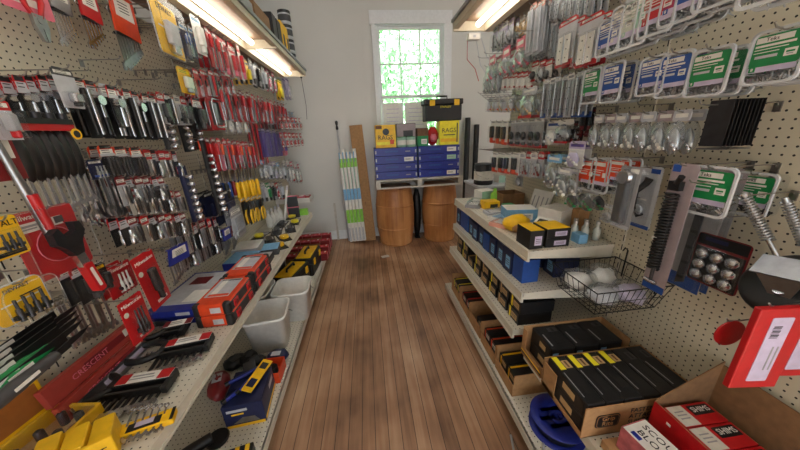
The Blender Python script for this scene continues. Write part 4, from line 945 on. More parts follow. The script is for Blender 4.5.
# two red cards near the right edge
def redcard():
    K = Kit(); w, h = .125, .25
    K.part('backing_card', MB().rbox((0,-.008,h/2), (w,.016,h), .003, 'red'))
    l = MB().prism(rrect(w*.42, h*.1, h*.9, .004), -.0172, -.016, 'lilac')
    for k in range(9): l.box((-w*.06+.001*(k%3),-.0176,h*(.66+.017*k)), (w*.16,.0006,h*(.004+.004*(k%3))), 'black')
    for k in range(2): l.box((w*(.04+.1*k),-.0176,h*.4), (w*.03,.0006,h*.3), 'grey')
    K.part('price_label', l); return K
for k, (x, t) in enumerate(((.985,'red card with a white barcode label, left of two at the right edge'),(1.125,'red card with a white barcode label, cut by the right edge'))):
    put(kit(redcard), 'red_card', t, 'card', (x,.475+.012*k,.905+.004*k), -.12, None)
    hookat('R', .475+.012*k, 1.151+.004*k, [.3,.16][k], 'wire peg hook holding the %s red barcode card' % ['left','right'][k])
K_ = Kit(); K_.part('disc', MB().lathe([(.04,0),(.04,.004)], 'red', n=24, T=Matrix.Rotation(PI/2,4,'X'))); put(K_, 'red_disc', 'round red disc behind the left red barcode card', 'disc', (.965,.53,1.03), -.12)
hookat('R', .53, 1.067, .31, 'wire peg hook holding the red disc')
# wire basket on the pegboard
def basket():
    K = Kit(); x0, x1, y0, y1, z0, z1 = -.17, .18, -.145, .145, 0, .12; b = MB(); s = .82
    def ringat(z, f, r): b.tube([(x0*f,y0*f,z),(x1*f,y0*f,z),(x1*f,y1*f,z),(x0*f,y1*f,z)], r, 'blackwire', 5, closed=True)
    ringat(z1, 1, .0032); ringat(z0, s, .0026); ringat(.06, .91, .002)
    for k in range(13):
        x = x0+(x1-x0)*k/12; b.tube([(x,y0,z1),(x*s,y0*s,z0),(x*s,y1*s,z0),(x,y1,z1)], .0018, 'blackwire', 4)
    for k in range(9):
        y = y0+(y1-y0)*k/8; b.tube([(x0,y,z1),(x0*s,y*s,z0),(x1*s,y*s,z0),(x1,y,z1)], .0018, 'blackwire', 4)
    K.part('wire_body', b)
    for y in (-.08,.09): K.part('hanger', MB().tube([(.178,y,z1-.08),(.182,y,z1+.06),(.165,y,z1+.075),(.155,y,z1+.06)], .0036, 'blackwire', 6))
    return K
put(kit(basket), 'wire_basket', 'black wire basket of plastic bags hooked on the right pegboard', 'basket', (1.06,1.03,.82))
def polybag(w, d, h, c, seed):
    b = MB().lump((0,0,h*.5), (w,d,h), 'film', seed, .3, 14, fr=3).lump((0,0,h*.42), (w*.8,d*.8,h*.7), c, seed+9, .45, 12, fr=4); return b
for k, (x, y, w, d, h, c, t) in enumerate(((.985,1.1,.17,.13,.11,'white','white plastic bag at the far end of the wire basket'), (1.1,1.09,.13,.14,.13,'white','tallest clear bag in the wire basket'), (1.01,.975,.16,.13,.09,'pale','silvery bag at the near front of the wire basket'), (1.13,.965,.16,.15,.1,'lilac','flat clear bag along the back of the wire basket'))):
    one('plastic_bag', polybag(w,d,h,c,k), t, 'bag', (x,y,.825))
# ------------------------------------------------------------------ goods on the right shelves
A = -PI/2
def place(K, name, lab, cat, x, y, z, rz=0, group=None, tilt=(0,0)): return put(K, name, lab, cat, (x,y,z), rz, group, tilt)
SEEN = set(o.name for o in COL.objects)
yb = lambda: kit(boxk, .075, .13, .1, body='black', top='yellow', front='black', label='lilac')
place(yb(), 'nail_box', 'black and yellow box standing at the near front corner of the top shelf', 'box', .79, 1.235, 1.0)
for k in range(2): place(kit(boxk, .13, .13, .05, body='black', top='yellow' if k else 'black', label='lilac'), 'nail_box', ['lower','upper'][k]+' of two flat black and yellow boxes beside the corner box', 'box', .91, 1.24, 1.0+.0505*k)
one('yellow_bag', MB().lump((0,0,.045), (.17,.14,.1), 'yellow', 4, .3, 16).lump((-.01,-.06,.03), (.1,.04,.05), 'kraft', 5, .2, 10), 'crumpled yellow bag behind the black and yellow boxes', 'bag', (.84,1.48,1.0))
place(kit(boxk, .2, .14, .085, body='sky', top='white', front='sky', label='white'), 'tissue_box', 'pale blue and white box in the middle of the top shelf', 'box', .96, 1.68, 1.0, -.2)
place(kit(boxk, .08, .08, .05, body='green', top='green'), 'small_box', 'small green box left of the pale blue box', 'box', 1.0, 1.9, 1.0)
place(kit(boxk, .12, .1, .06, body='yellow', top='yellow', front='yellow', label='black'), 'small_box', 'small yellow box at the far half of the top shelf', 'box', .9, 2.02, 1.0)
for k, (x, y, m, t) in enumerate(((.86,1.84,'pale','pale flat pack in front of the yellow box'), (.95,1.86,'zinc','silver flat pack in front of the green box'), (.84,1.7,'white','white flat pack at the shelf edge'), (.8,1.58,'peach','pinkish flat pack left of the yellow bag'), (.86,2.2,'seafoam','pale green pack at the far end of the top shelf'), (.8,2.1,'grey','grey flat pack at the far front of the top shelf'))):
    b = MB().rbox((0,0,.012), (.13,.12,.024), .004, m).box((0,0,.0246), (.08,.07,.001), 'white' if m != 'white' else 'sky'); b.rbox((.0,.0,.03), (.11,.1,.012), .004, 'film')
    one('flat_pack', b, t, 'pack', (x,y,1.0), .2*k)
place(kit(boxk, .14, .12, .09, body='white', top='white', front='seafoam'), 'small_box', 'white and green box at the far end of the top shelf', 'box', .97, 2.3, 1.0, .2)
place(kit(openbox, .18, .16, .1, 'kraftdark'), 'open_carton', 'small open brown carton at the back far end of the top shelf', 'carton', 1.13, 2.1, 1.0)
one('green_bottle', MB().lathe([(.03,0),(.034,.01),(.034,.08),(.014,.1),(.014,.125)], 'lime', n=14), 'lime green bottle left of the small brown carton', 'bottle', (1.0,2.16,1.0))
def signcard():
    b = MB().box((0,0,.09), (.16,.012,.18), 'white')
    for k in range(4): b.box((-.055+.037*k,-.0065,.085), (.008,.001,.1), 'grey')
    return b
one('display_card', signcard(), 'white printed card leaning behind the pale blue box', 'card', (1.16,1.74,1.0), A+.25, None, (-.3,0))
place(kit(boxk, .17, .15, .13, body='white', top='white', front='offwhite'), 'white_box', 'plain white box at the back near end of the top shelf', 'box', 1.13, 1.46, 1.0, .35)
b_ = MB().rbox((0,0,.006), (.17,.1,.012), .004, 'white').rbox((0,0,.017), (.12,.055,.014), .008, 'char').box((.01,0,.0245), (.05,.03,.002), 'lilac')
one('carded_tool', b_, 'black tool on a white card tilted against the plain white box', 'tool', (.945,1.4,1.025), .5, None, (0,-.5))
one('brown_block', MB().box((0,0,.07), (.07,.05,.14), 'kraft'), 'upright brown cardboard sleeve near the glass bottles', 'carton', (1.2,1.36,1.0))
for k, (x, y) in enumerate(((1.1,1.26),(1.14,1.23),(1.17,1.27),(1.13,1.3),(1.2,1.22))):
    K = Kit(); K.part('glass_body', MB().lathe([(.016,0),(.018,.006),(.018,.06),(.008,.075),(.008,.09)], 'glassbottle', n=12)); K.part('cap', MB().lathe([(.011,.09),(.011,.104)], 'zinc', n=10))
    put(K, 'small_bottle', '%s small pale bottle of the cluster at the near end of the top shelf' % ORD[k], 'bottle', (x,y,1.0), 0, 'small pale bottles')
place(kit(boxk, .05, .06, .05, body='sky'), 'small_box', 'tiny pale blue box among the small bottles', 'box', 1.06, 1.21, 1.0)
# second shelf: navy and blue boxes
rnd = random.Random(5)
y = 1.245; k = 0
while y < 2.36:
    bright = k in (0,4,8,9); w = .085+.02*rnd.random(); h = .13+.02*rnd.random()
    K = kit(boxk, round(w,2), .1, round(h,2), body='blue' if bright else 'navy', top='navy', front='blue' if bright else 'navy', label='sky' if not bright else None)
    place(K, 'screw_box', '%s %s box on the second shelf, from the near end' % (ORD[k], 'bright blue' if bright else 'dark navy'), 'box', .815+.01*rnd.random(), y+w/2, .76, A+rnd.uniform(-.05,.05), 'boxes on the second shelf'); y += w+.016; k += 1
for j in range(8): place(kit(boxk, .1, .15, .13, body='navy', top='black', front='navy', label='sky'), 'screw_box', '%s navy box of the back row on the second shelf' % ORD[j], 'box', 1.06, 1.32+.13*j, .76, A, 'boxes on the second shelf')
# third shelf: black and tan fastener boxes, two high
for j in range(8):
    for l in range(2):
        if j == 5 and l: continue
        K = kit(boxk, .12, .2, .072, body='black', top='char', front='black' if (j+l) % 2 else 'char', stripe='tan' if j % 2 else 'lemon', label='tan')
        place(K, 'nail_box', '%s black box of the %s layer on the third shelf, from the near end' % (ORD[j], ['lower','upper'][l]), 'box', .84+.008*((j*3+l) % 3), 1.235+.147*j, .53+.0725*l, A, 'boxes on the third shelf')
for o in COL.objects:      # set the shelf goods back from the shelf rims and the near shelf ends
    if o.name not in SEEN and o.parent is None:
        o.location.x += .035 if o.location.x < 1.1 else .0; o.location.y = 2.42-(2.42-o.location.y)*(1.205/1.265)
# base shelf: kraft cartons with fastener boxes
cs = [(1.235,'yellow','carton with yellow striped boxes, nearest on the base shelf'),(1.475,'orange','carton with orange striped boxes on the base shelf'),(1.715,None,'nearly empty carton in the middle of the base shelf'),(1.955,'red','carton with red boxes on the base shelf'),(2.195,'lemon','farthest carton of yellow striped boxes on the base shelf')]
for k, (y, c, t) in enumerate(cs):
    K = kit(openbox, .22, .3, .12, 'kraft', flaps=(-.04 if c else -.02,.03,0,.05))
    place(K, 'open_carton', 'open kraft '+t if len(t.split()) < 13 else t, 'carton', .87, y, .128, A, 'kraft cartons on the base shelf')
    for j in range(2 if c else 1):
        for l in range(2):
            K = kit(boxk, .095, .22, .058, body='black', top='char' if l else 'black', front='black', stripe=c, label='offwhite' if c in ('red','orange') else 'tan')
            place(K, 'nail_box', 'black box with %s print, %s %s in the %s base carton' % (c or 'plain', ['lower','upper'][l], ['near','far'][j], ORD[k]), 'box', .85, y-.05+.1*j, .133+.0585*l, A, 'boxes in the base cartons')
# near bay: low shelf
K = Kit(); s_ = MB().box(((RW+.782)/2,.374,.418), (RW-.798,1.548,.02), 'drilled').box((.784,.374,.402), (.012,1.548,.05), 'shelfmetal'); K.part('shelf_deck', s_)
for y_ in (1.14,): K.part('bracket', MB().prism([(.8,.405),(RW-.005,.405),(RW-.005,.32),(.8,.385)][::-1], y_-.002, y_+.002, 'shelfmetal'))
put(K, 'metal_shelf', 'low cream metal shelf with drilled holes at the near right', 'shelf')
# cut-open carton with two long black boxes behind the big one
K = Kit(); b = MB().box((.98,1.055,.431), (.45,.175,.004), 'kraft'); hh = .17
b.box((.98,1.141,.43+hh/2), (.45,.004,hh), 'kraft'); b.box((1.203,1.055,.43+hh/2), (.004,.17,hh), 'kraft'); b.box((.757,1.125,.43+.08), (.004,.03,.16), 'kraft'); b.box((.757,1.05,.43+.025), (.004,.13,.05), 'kraft'); b.box((.98,.969,.43+.03), (.45,.004,.06), 'kraft')
b.box((.7545,1.055,.448), (.002,.172,.008), 'black').box((.7545,1.055,.458), (.002,.172,.006), 'yellow')
K.part('carton', b); put(K, 'cut_carton', 'cut-open kraft carton at the far end of the low near shelf', 'carton')
def longbox(L, w, h, top, lid='char'):
    K = Kit(); b = MB().rbox((0,0,h/2), (w,L,h), .003, 'black'); b.box((0,-L/2-.0006,h/2), (w*.94,.0012,h*.92), 'char').box((-w*.3,-L/2-.0013,h*.4), (w*.25,.001,h*.5), 'sky')
    b.box((-w*.2,L/2-L*.16,h+.0006), (w*.34,L*.3,.0012), top); b.box((w*.22,L/2-L*.2,h+.0006), (w*.4,L*.18,.0012), 'tan' if top == 'lemon' else 'darkgrey'); b.box((w*.22,L/2-L*.2,h+.0014), (w*.12,L*.14,.001), 'brown' if top == 'lemon' else 'char')
    b.box((-w*.34,-L*.12,h+.0006), (w*.05,L*.5,.001), 'grey'); b.box((w*.1,-L*.16,h+.0007), (w*.34,L*.3,.0012), lid)
    b.box((w/2+.0006,0,h/2), (.0012,L*.9,h*.3), 'tan'); b.box((-w/2-.0006,0,h/2), (.0012,L*.9,h*.8), 'char'); b.box((-w/2-.0013,-L*.1,h*.5), (.001,L*.3,h*.4), 'tan')
    K.part('carton', b); return K
for k in range(3):
    place(kit(longbox, .16, .12, .08, 'char'), 'nail_box', '%s long black box lying in the cut-open kraft carton' % ORD[k], 'box', .86+.125*k, 1.055, .434, .0, 'black boxes in the cut carton')
    place(kit(longbox, .16, .12, .075, 'char'), 'nail_box', '%s black box of the top layer in the cut-open carton' % ORD[k], 'box', .86+.125*k, 1.055, .515, .0, 'black boxes in the cut carton')
# big printed carton with black boxes in two layers
K = Kit(); b = MB(); x0, x1, y0, y1, z0 = .745, 1.235, .685, .945, .429; zt = .582
b.box(((x0+x1)/2,(y0+y1)/2,z0+.002), (x1-x0,y1-y0,.004), 'kraft'); b.box(((x0+x1)/2,y0+.002,(z0+zt)/2), (x1-x0,.004,zt-z0), 'kraft')
b.box((x1-.002,(y0+y1)/2,(z0+zt)/2), (.004,y1-y0-.008,zt-z0), 'kraft'); b.box(((x0+x1)/2,y1-.002,(z0+zt)/2), (x1-x0,.004,zt-z0), 'kraft'); b.box((x0+.002,(y0+y1)/2,z0+.012), (.004,y1-y0-.008,.024), 'kraft'); b.box((x0+.002,y1-.05,z0+.07), (.004,.08,.13), 'kraft')
K.part('carton', b)
t = MB().prism([(p[0]+x0+.1,p[1]+z0+.045) for p in rrect(.1, 0, .066, .014)], y0-.0022, y0-.0006, 'black').prism([(p[0]+x0+.1,p[1]+z0+.049) for p in rrect(.09, 0, .058, .012)], y0-.003, y0-.002, 'kraft').prism([(p[0]+x0+.1,p[1]+z0+.051) for p in rrect(.086, 0, .054, .011)], y0-.0036, y0-.003, 'black')
t.text('Grip', .03, 'kraft', FRONT(x0+.1, y0-.0045, z0+.092)).text('Rite', .03, 'kraft', FRONT(x0+.1, y0-.0045, z0+.066))
for k, s in enumerate(('FASTENERS','ATTACHES','SUJETADORES')): t.text(s, .03, 'black', FRONT(x0+.19, y0-.002, z0+.112-.03*k), align='LEFT')
K.part('printing', t); put(K, 'printed_carton', 'big kraft carton with bold black printing on the low near shelf', 'carton')
for l in range(2):
    for k in range(6):
        place(kit(longbox, .235, .074, .078, 'lemon' if k < 4 else 'char'), 'nail_box', '%s black nail box from the left, %s layer in the printed carton' % (ORD[k], ['lower','upper'][l]), 'box', .793+.0775*k, .814, .434+.0785*l, 0, 'black nail boxes in the printed carton')
# scouring block box and red shims carton
K = Kit(); K.part('carton', MB().rbox((0,0,.05), (.105,.26,.1), .002, 'scour').box((0,0,.1006), (.1,.25,.0012), 'white').box((0,.131,.05), (.09,.0014,.09), 'scour'))
K.part('lettering', MB().text('SCOURING', .031, 'black', TOP(.022,.02,.1016,-PI/2), sx=1.15).text('BLOCK', .031, 'black', TOP(-.012,.045,.1016,-PI/2), sx=1.15).box((-.036,.09,.1016), (.016,.03,.0008), 'royal'))
place(K, 'pad_box', 'white and reddish box with bold black words at the bottom right', 'box', .9, .5, .465, .12)
one('support_carton', MB().rbox((0,0,.0175), (.3,.4,.035), .003, 'kraft'), 'flat kraft carton under the white and reddish box', 'carton', (.95,.45,.429))
K = Kit(); x0, x1, y0, y1, z0, zt = .995, 1.235, .3, .66, .466, .61
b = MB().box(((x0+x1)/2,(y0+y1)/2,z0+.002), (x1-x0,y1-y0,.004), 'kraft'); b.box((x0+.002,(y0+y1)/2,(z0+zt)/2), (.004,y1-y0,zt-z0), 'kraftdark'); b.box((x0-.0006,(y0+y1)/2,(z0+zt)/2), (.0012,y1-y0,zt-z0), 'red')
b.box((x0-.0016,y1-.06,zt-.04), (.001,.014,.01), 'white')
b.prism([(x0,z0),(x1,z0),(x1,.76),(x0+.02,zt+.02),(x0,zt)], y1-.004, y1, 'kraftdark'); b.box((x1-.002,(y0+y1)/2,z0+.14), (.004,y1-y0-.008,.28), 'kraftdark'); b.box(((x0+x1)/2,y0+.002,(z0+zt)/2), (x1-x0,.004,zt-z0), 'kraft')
K.part('carton', b); put(K, 'red_carton', 'open brown carton with a red outer side at the bottom right', 'carton')
def shims():
    K = Kit(); b = MB().rbox((0,0,.03), (.17,.075,.06), .002, 'red').box((-.05,0,.0606), (.06,.07,.0012), 'offwhite').box((0.08,0,.03), (.012,.072,.058), 'tan'); b.box((.0,-.0378,.03), (.165,.001,.05), 'red').box((-.0856,0,.03), (.001,.07,.052), 'char')
    for k in range(3): b.box((-.05,-.01+.012*k,.0615), (.035,.004,.001), 'grey')
    b.box((.035,.012,.0606), (.08,.034,.0012), 'black'); K.part('carton', b); K.part('lettering', MB().text('SHIMS', .026, 'white', TOP(.035,.012,.0622))); return K
for k in range(4): place(kit(shims), 'shim_box', '%s red and white shim box from the far end of the red-sided carton' % ORD[k], 'box', 1.1, .605-.079*k, .535, .0, 'shim boxes')
for k in range(4): place(kit(shims), 'shim_box', '%s shim box of the hidden lower layer in the red-sided carton' % ORD[k], 'box', 1.1, .605-.079*k, .4715, .0, 'shim boxes')
# blue reel on the base
K = Kit(); f = MB()
for z in (.0,.07):
    f.lathe([(.045,z),(.13,z),(.132,z+.003),(.13,z+.006),(.045,z+.006),(.045,z)], 'royal', n=32, caps=False)
    for k in range(6): a = k*PI/3; f.box((.05*math.cos(a),.05*math.sin(a),z+.003), (.09,.02,.006), 'royal', Matrix.Identity(4) @ Matrix.Translation((0,0,0)))
f.lathe([(.02,.0),(.05,.0),(.05,.076),(.02,.076),(.02,0)], 'royal', n=24, caps=False); K.part('reel', f)
K.part('wire', MB().lathe([(.05,.007),(.105,.01),(.105,.066),(.05,.069)], 'darksteel', n=28, caps=False)); place(K, 'wire_reel', 'blue plastic wire reel lying on the base shelf at the near right', 'reel', .86, .93, .128)
cp = [(.66,1.0,.01),(.63,.9,.01),(.65,.8,.012),(.69,.76,.05),(.72,.82,.13),(.74,.86,.14)]
one('cable', MB().tube(cp, .006, 'grey', 6), 'grey cable curling off the base edge beside the blue reel', 'cable')
# ------------------------------------------------------------------ goods on the left shelf
ZS = .70
def rack_flat(L, W, n, lab='red'):
    "black carrying rack lying flat; wrenches run towards -Y"
    K = Kit(); b = MB()
    o = rrect(.13, -.06, .06, .04, 4)
    b.tube([(-L/2+.06+.075*math.cos(a*PI/9),.012+.058*math.sin(a*PI/9),.034) for a in range(18)], .014, 'black', 8, closed=True)
    b.rbox((.05,.012,.035), (L-.14,.05,.03), .008, 'black'); b.rbox((.05,-.035,.025), (L-.16,.012,.034), .004, 'black')
    b.rbox((L/2-.03,-.01,.03), (.02,.09,.03), .005, 'black')
    K.part('rack', b)
    K.part('label_card', MB().box((.06,.012,.051), (L*.5,.046,.002), 'white').box((.06-L*.2,.012,.0525), (L*.1,.046,.001), lab).box((.06+L*.19,.012,.0525), (L*.12,.046,.001), lab).box((.05,.02,.0525), (L*.2,.006,.001), 'grey').box((.05,.006,.0525), (L*.24,.004,.001), 'grey'))
    for k in range(n):
        x = -L/2+.12+(L-.17)*k/(n-1); q = 1-.4*k/(n-1); yf = -.115*q-.015
        w_ = MB().box((x,(yf+.03)/2,.018), (.011*q,.03-yf,.008), 'char')
        w_.prism([(p[0]*1.3,p[1]*1.3) for p in ((-.008*q,.012*q),(-.02*q,-.002*q),(-.019*q,-.022*q),(-.009*q,-.024*q),(-.008*q,-.006*q),(.008*q,-.006*q),(.009*q,-.018*q),(.019*q,-.016*q),(.02*q,-.002*q),(.008*q,.012*q))], -.006, .006, 'chrome', Matrix.Translation((x,yf,.02)) @ Matrix.Rotation(-PI/2+.2,4,'X'))
        K.part('wrench', w_)
    return K
place(kit(rack_flat, .36, .14, 9), 'wrench_set', 'black plastic rack of chrome wrenches, nearest on the left shelf', 'tool set', -.97, .925, ZS, .08)
place(kit(rack_flat, .34, .14, 8), 'wrench_set', 'second black plastic rack of wrenches, in front of the orange cases', 'tool set', -.92, 1.115, ZS, .18)
place(kit(rack_flat, .24, .1, 6, 'darkred'), 'wrench_set', 'small dark wrench rack at the back of the shelf near the red boxes', 'tool set', -1.05, 1.255, ZS, .2)
# long blue flat boxes, orange tool cases
def bluebox():
    K = Kit(); b = MB().rbox((0,0,.02), (.27,.44,.04), .003, 'royal').box((0,.02,.0406), (.24,.36,.0012), 'pale').box((-.03,.1,.0416), (.1,.09,.001), 'darkred').box((.05,-.08,.0416), (.1,.12,.001), 'white').box((.05,-.2206,.02), (.07,.0012,.018), 'pale'); K.part('carton', b); return K
for k in range(2): place(kit(bluebox), 'flat_box', ['lower','upper'][k]+' of two long blue flat boxes behind the orange cases', 'box', -1.05, 1.56, ZS+.0405*k, -.03)
def case(oc='orange'):
    K = Kit(); b = MB().rbox((0,0,.032), (.17,.3,.064), .014, oc)
    K.part('sleeve', b)
    b = MB()
    for sx, sy in ((-1,-1),(1,-1),(1,1),(-1,1)): b.rbox((sx*.07,sy*.134,.032), (.038,.038,.066), .014, 'char')
    b.rbox((.082,0,.032), (.014,.28,.05), .004, 'darkgrey'); K.part('corner_guard', b)
    for y in (-.08,.08): K.part('latch', MB().rbox((.091,y,.032), (.01,.045,.04), .004, 'red').rbox((.096,y,.03), (.006,.026,.02), .003, 'darkred'))
    K.part('label_card', MB().box((-.005,.02,.0648), (.12,.19,.0012), 'pale').box((-.03,.03,.0656), (.03,.15,.001), 'white').box((.0,.1,.0656), (.1,.012,.001), 'darkgrey').box((.0,-.06,.0656), (.1,.02,.001), oc).box((.02,-.1508,.03), (.05,.0012,.03), 'pale'))
    return K
for j, y in enumerate((1.43, 1.745)):
    for k in range(2): place(kit(case), 'tool_case', '%s orange tool case of the %s pair on the left shelf' % (['lower','upper'][k], ['near','far'][j]), 'tool case', -.83, y, ZS+.0665*k, .0, 'orange tool cases')
for k, (x, y, w, d, m, l_, t) in enumerate(((-1.0,2.06,.2,.22,'royal','sky','blue flat pack beyond the orange cases'),(-.86,2.02,.14,.2,'char','grey','dark flat pack at the shelf edge beyond the orange cases'),(-1.06,2.32,.2,.22,'pale','white','pale flat pack beyond the blue one'),(-.85,2.24,.13,.16,'darkgrey','sky','grey flat pack left of the yellow edged packs'))):
    place(kit(boxk, w, d, .05, body=m, top=l_), 'flat_pack', t, 'pack', x, y, ZS, .05*k)
def clampk(c):
    K = Kit(); K.part('backing_card', MB().box((0,0,.004), (.1,.22,.008), 'char').box((0,.06,.0085), (.08,.06,.001), 'pale'))
    K.part('tape_case', MB().lathe([(.03,.0),(.042,.006),(.04,.03),(.02,.036)], c, c=(0,-.03,.008), n=16) if c != 'darkgrey' else MB().rbox((0,-.02,.024), (.05,.14,.032), .01, c)); K.part('blister', MB().rbox((0,0,.028), (.096,.2,.04), .012, 'clear')); return K
for k, (x, y, c, t) in enumerate(((-.83,2.36,'yellow','nearest yellow round tape on a dark card at the shelf edge'),(-.84,2.56,'yellow','second yellow round tape on a dark card at the shelf edge'),(-.95,2.5,'darkgrey','dark carded pack left of the yellow tapes'),(-.84,2.8,'darkgrey','dark carded pack at the shelf edge, beyond the yellow tapes'),(-.96,2.76,'darkgrey','dark carded pack in the second file, beyond the yellow tapes'),(-.85,3.06,'lemon','far yellow pack at the shelf edge'),(-.98,3.0,'darkgrey','farthest dark carded pack on the left shelf'),(-1.08,2.66,'lemon','yellow pack at the back of the left shelf'),(-.92,3.28,'lemon','flat yellow pack at the far end of the left shelf'))):
    place(kit(clampk, c), 'tape_pack', t, 'tape measure', x, y, ZS, .6-.1*k, 'carded packs on the left shelf')
for k in range(4):
    K = Kit(); K.part('bottle_body', MB().lathe([(.03,0),(.034,.01),(.034,.1),(.014,.13),(.008,.17)], 'white', n=14)); K.part('cap', MB().lathe([(.012,.15),(.01,.18)], 'pale', n=10))
    place(K, 'glue_bottle', '%s white bottle of the row at the far back of the left shelf' % ORD[k], 'bottle', -1.08+.01*k, 2.95+.09*k, ZS, 0, 'white bottles')
for k in range(2):
    b = MB().box((0,0,.06), (.12,.02,.12), 'char').box((0,-.011,.06), (.1,.003,.1), 'black'); b.box((0,0,.124), (.13,.026,.008), 'pink').box((-.064,0,.06), (.008,.026,.12), 'pink')
    place((lambda K: (K.part('sanding_pad', b), K)[1])(Kit()), 'sanding_pad', ['lower','upper'][k]+' of two black pads with pink edges at the far shelf end', 'pad', -.9, 3.26, ZS+.132*k, .15)
one('white_board', MB().box((0,0,.2), (.02,.05,.4), 'white').box((0,0,.37), (.022,.06,.04), 'pale'), 'white strip leaning left of the black pads at the far end', 'strip', (-1.0,3.2,ZS), .2, None, (0,.22))
def bin_(w, d, h, m):
    return kit(openbox, w, d, h, m)
place(bin_(.1,.1,.06,'lime'), 'plastic_bin', 'small lime green bin at the far end of the left shelf', 'bin', -.82, 3.38, ZS, .1)
# white tray of red goods on a bracket at the far end
K = Kit(); b = MB().box((0,0,.004), (.42,.2,.008), 'white').box((0,-.1,.03), (.42,.006,.06), 'white').box((.207,0,.03), (.006,.2,.06), 'white'); b.tube([(-.2,0,-.005),(.18,0,-.005)], .006, 'white', 6); K.part('tray', b)
put(K, 'wall_tray', 'white tray bracketed to the left wall beyond the shelf end', 'tray', (LW+.212, 3.68, .8))
for k in range(5): one('red_pack', MB().rbox((0,0,.03), (.06,.12,.06), .006, 'red' if k % 2 == 0 else 'pink').box((0,0,.0605), (.04,.06,.001), 'white'), '%s small red pack on the white wall tray' % ORD[k], 'pack', (LW+.08+.075*k, 3.68, .8085), .1*(k%3-1), 'red packs on the white tray')
# red boxes of files leaning on the pegboard
for k in range(2):
    K = Kit(); K.part('carton', MB().rbox((0,-.012,.036), (.36,.022,.072), .002, 'brick' if k == 0 else 'brick').box((.06,-.0235,.04), (.2,.001,.03), 'darkred')); K.part('lettering', MB().text('CRESCENT', .03, 'pink', FRONT(-.02,-.0245,.036))); K.part('price_label', MB().box((.15,-.0242,.045), (.03,.001,.03), 'offwhite'))
    put(K, 'file_box', ['upper red long box with pale lettering leaning on the pegboard','lower red long box with pale lettering, in front of the upper one'][k], 'box', (LW+.06+.035*k, 1.0-.01*k, ZS+.07-.066*k), PI/2, None, (-.15,0))
one('saw_strip', MB().box((0,-.002,.025), (.34,.004,.05), 'steel').box((.05,-.0045,.028), (.2,.001,.02), 'lilac'), 'grey saw blade strip in front of the red long boxes', 'saw', (LW+.125,1.0,ZS+.001), PI/2, None, (-.2,0))
# yellow kits at the near corner
def kitbox():
    K = Kit(); b = MB().box((0,0,.004), (.19,.16,.008), 'yellow')
    for sx in (-1,1): b.rbox((sx*.092,0,.03), (.012,.16,.06), .004, 'yellow')
    for sy in (-1,1): b.rbox((0,sy*.077,.03), (.18,.012,.06), .004, 'yellow')
    K.part('tray', b); K.part('lid', MB().rbox((0,.1,.11), (.19,.03,.14), .008, 'yellow').box((0,.084,.12), (.16,.002,.1), 'amber'))
    for k in range(6): K.part('bit', MB().lathe([(.012,0),(.012,.05),(.006,.055)], 'darksteel', c=(-.06+.06*(k%3),-.04+.06*(k//3),.008), n=10))
    K.part('insert', MB().box((0,0,.011), (.17,.14,.006), 'tan')); K.part('clear_cover', MB().rbox((0,0,.064), (.18,.15,.006), .004, 'clear')); return K
place(kit(kitbox), 'bit_kit', 'open yellow kit box of hole saws at the near left corner', 'tool kit', -1.07, .75, ZS, 1.45)
K = Kit(); b = MB()
for k in range(3): b.rbox((-.055+.055*k,0,.05-.004*k), (.05,.1,.1-.008*k), .006, 'yellow')
b.rbox((.0,-.056,.045), (.17,.012,.09), .004, 'yellow'); K.part('case_body', b); K.part('lettering', MB().text('DEWALT', .034, 'black', FRONT(0,-.0632,.05))); K.part('latch', MB().box((0,-.0635,.078), (.03,.003,.012), 'black'))
place(K, 'bit_case', 'yellow case in three blocks at the near edge of the left shelf', 'tool case', -.915, .685, ZS, .55)
K = Kit(); K.part('holder', MB().rbox((0,0,.012), (.16,.05,.024), .004, 'yellow').box((0,-.005,.0246), (.09,.03,.001), 'black').box((0,.0,.0252), (.05,.02,.001), 'lilac').box((-.076,0,.0247), (.01,.05,.001), 'black').box((.076,0,.0247), (.01,.05,.001), 'black'))
for k in range(6): K.part('wrench', wrench_mb(.13-.006*k, 'chrome', T=Matrix.Translation((-.05+.02*k,-.05,.014)) @ Matrix.Rotation(-PI/2+.15,4,'X')))
place(K, 'wrench_set', 'small chrome wrenches in a yellow and black holder at the near shelf edge', 'tool set', -.8, .765, ZS, .3)
# ------------------------------------------------------------------ the left base shelf
ZB = .128
def bucket():
    K = Kit(); b = MB()
    def sq(s, z, r): return [(p[0],p[1],z) for p in rrect(s, -s/2, s/2, r, 4)]
    L = [sq(.23,0,.04), sq(.28,.26,.05), sq(.3,.262,.055), sq(.3,.28,.055), sq(.275,.28,.05), sq(.225,.012,.04)]
    n = len(L[0]); vs = sum(L, []); fs = [(i*n+k,i*n+(k+1)%n,(i+1)*n+(k+1)%n,(i+1)*n+k) for i in range(5) for k in range(n)]+[list(range(n))[::-1], [5*n+k for k in range(n)]]
    b.add(vs, fs, 'white', None, True); K.part('bucket_body', b)
    K.part('handle', MB().tube([(-.152,0,.255),(-.16,.06,.2),(-.12,.15,.16),(0,.165,.15),(.12,.15,.16),(.16,.06,.2),(.152,0,.255)], .003, 'wire', 5)); return K
for k, (x, y, r, t) in enumerate(((-.82,1.84,.1,'nearest white square bucket on the left base shelf'),(-.72,2.17,.05,'second white square bucket on the left base shelf'),(-1.035,2.17,.0,'white bucket half hidden at the back of the base shelf'))):
    place(kit(bucket), 'bucket', t, 'bucket', x, y, ZB, r, 'white buckets')
for k in range(10):
    x = -.82+.05*(k%4-1.5); y = 1.84+.06*(k//4-1)
    one('pipe_fitting', MB().lump((0,0,.02), (.05,.035,.04), 'char', k, .2, 8), '%s black fitting lying in the nearest white bucket' % ORD[k], 'fitting', (x,y,ZB+.0125), k, 'black fittings in the bucket')
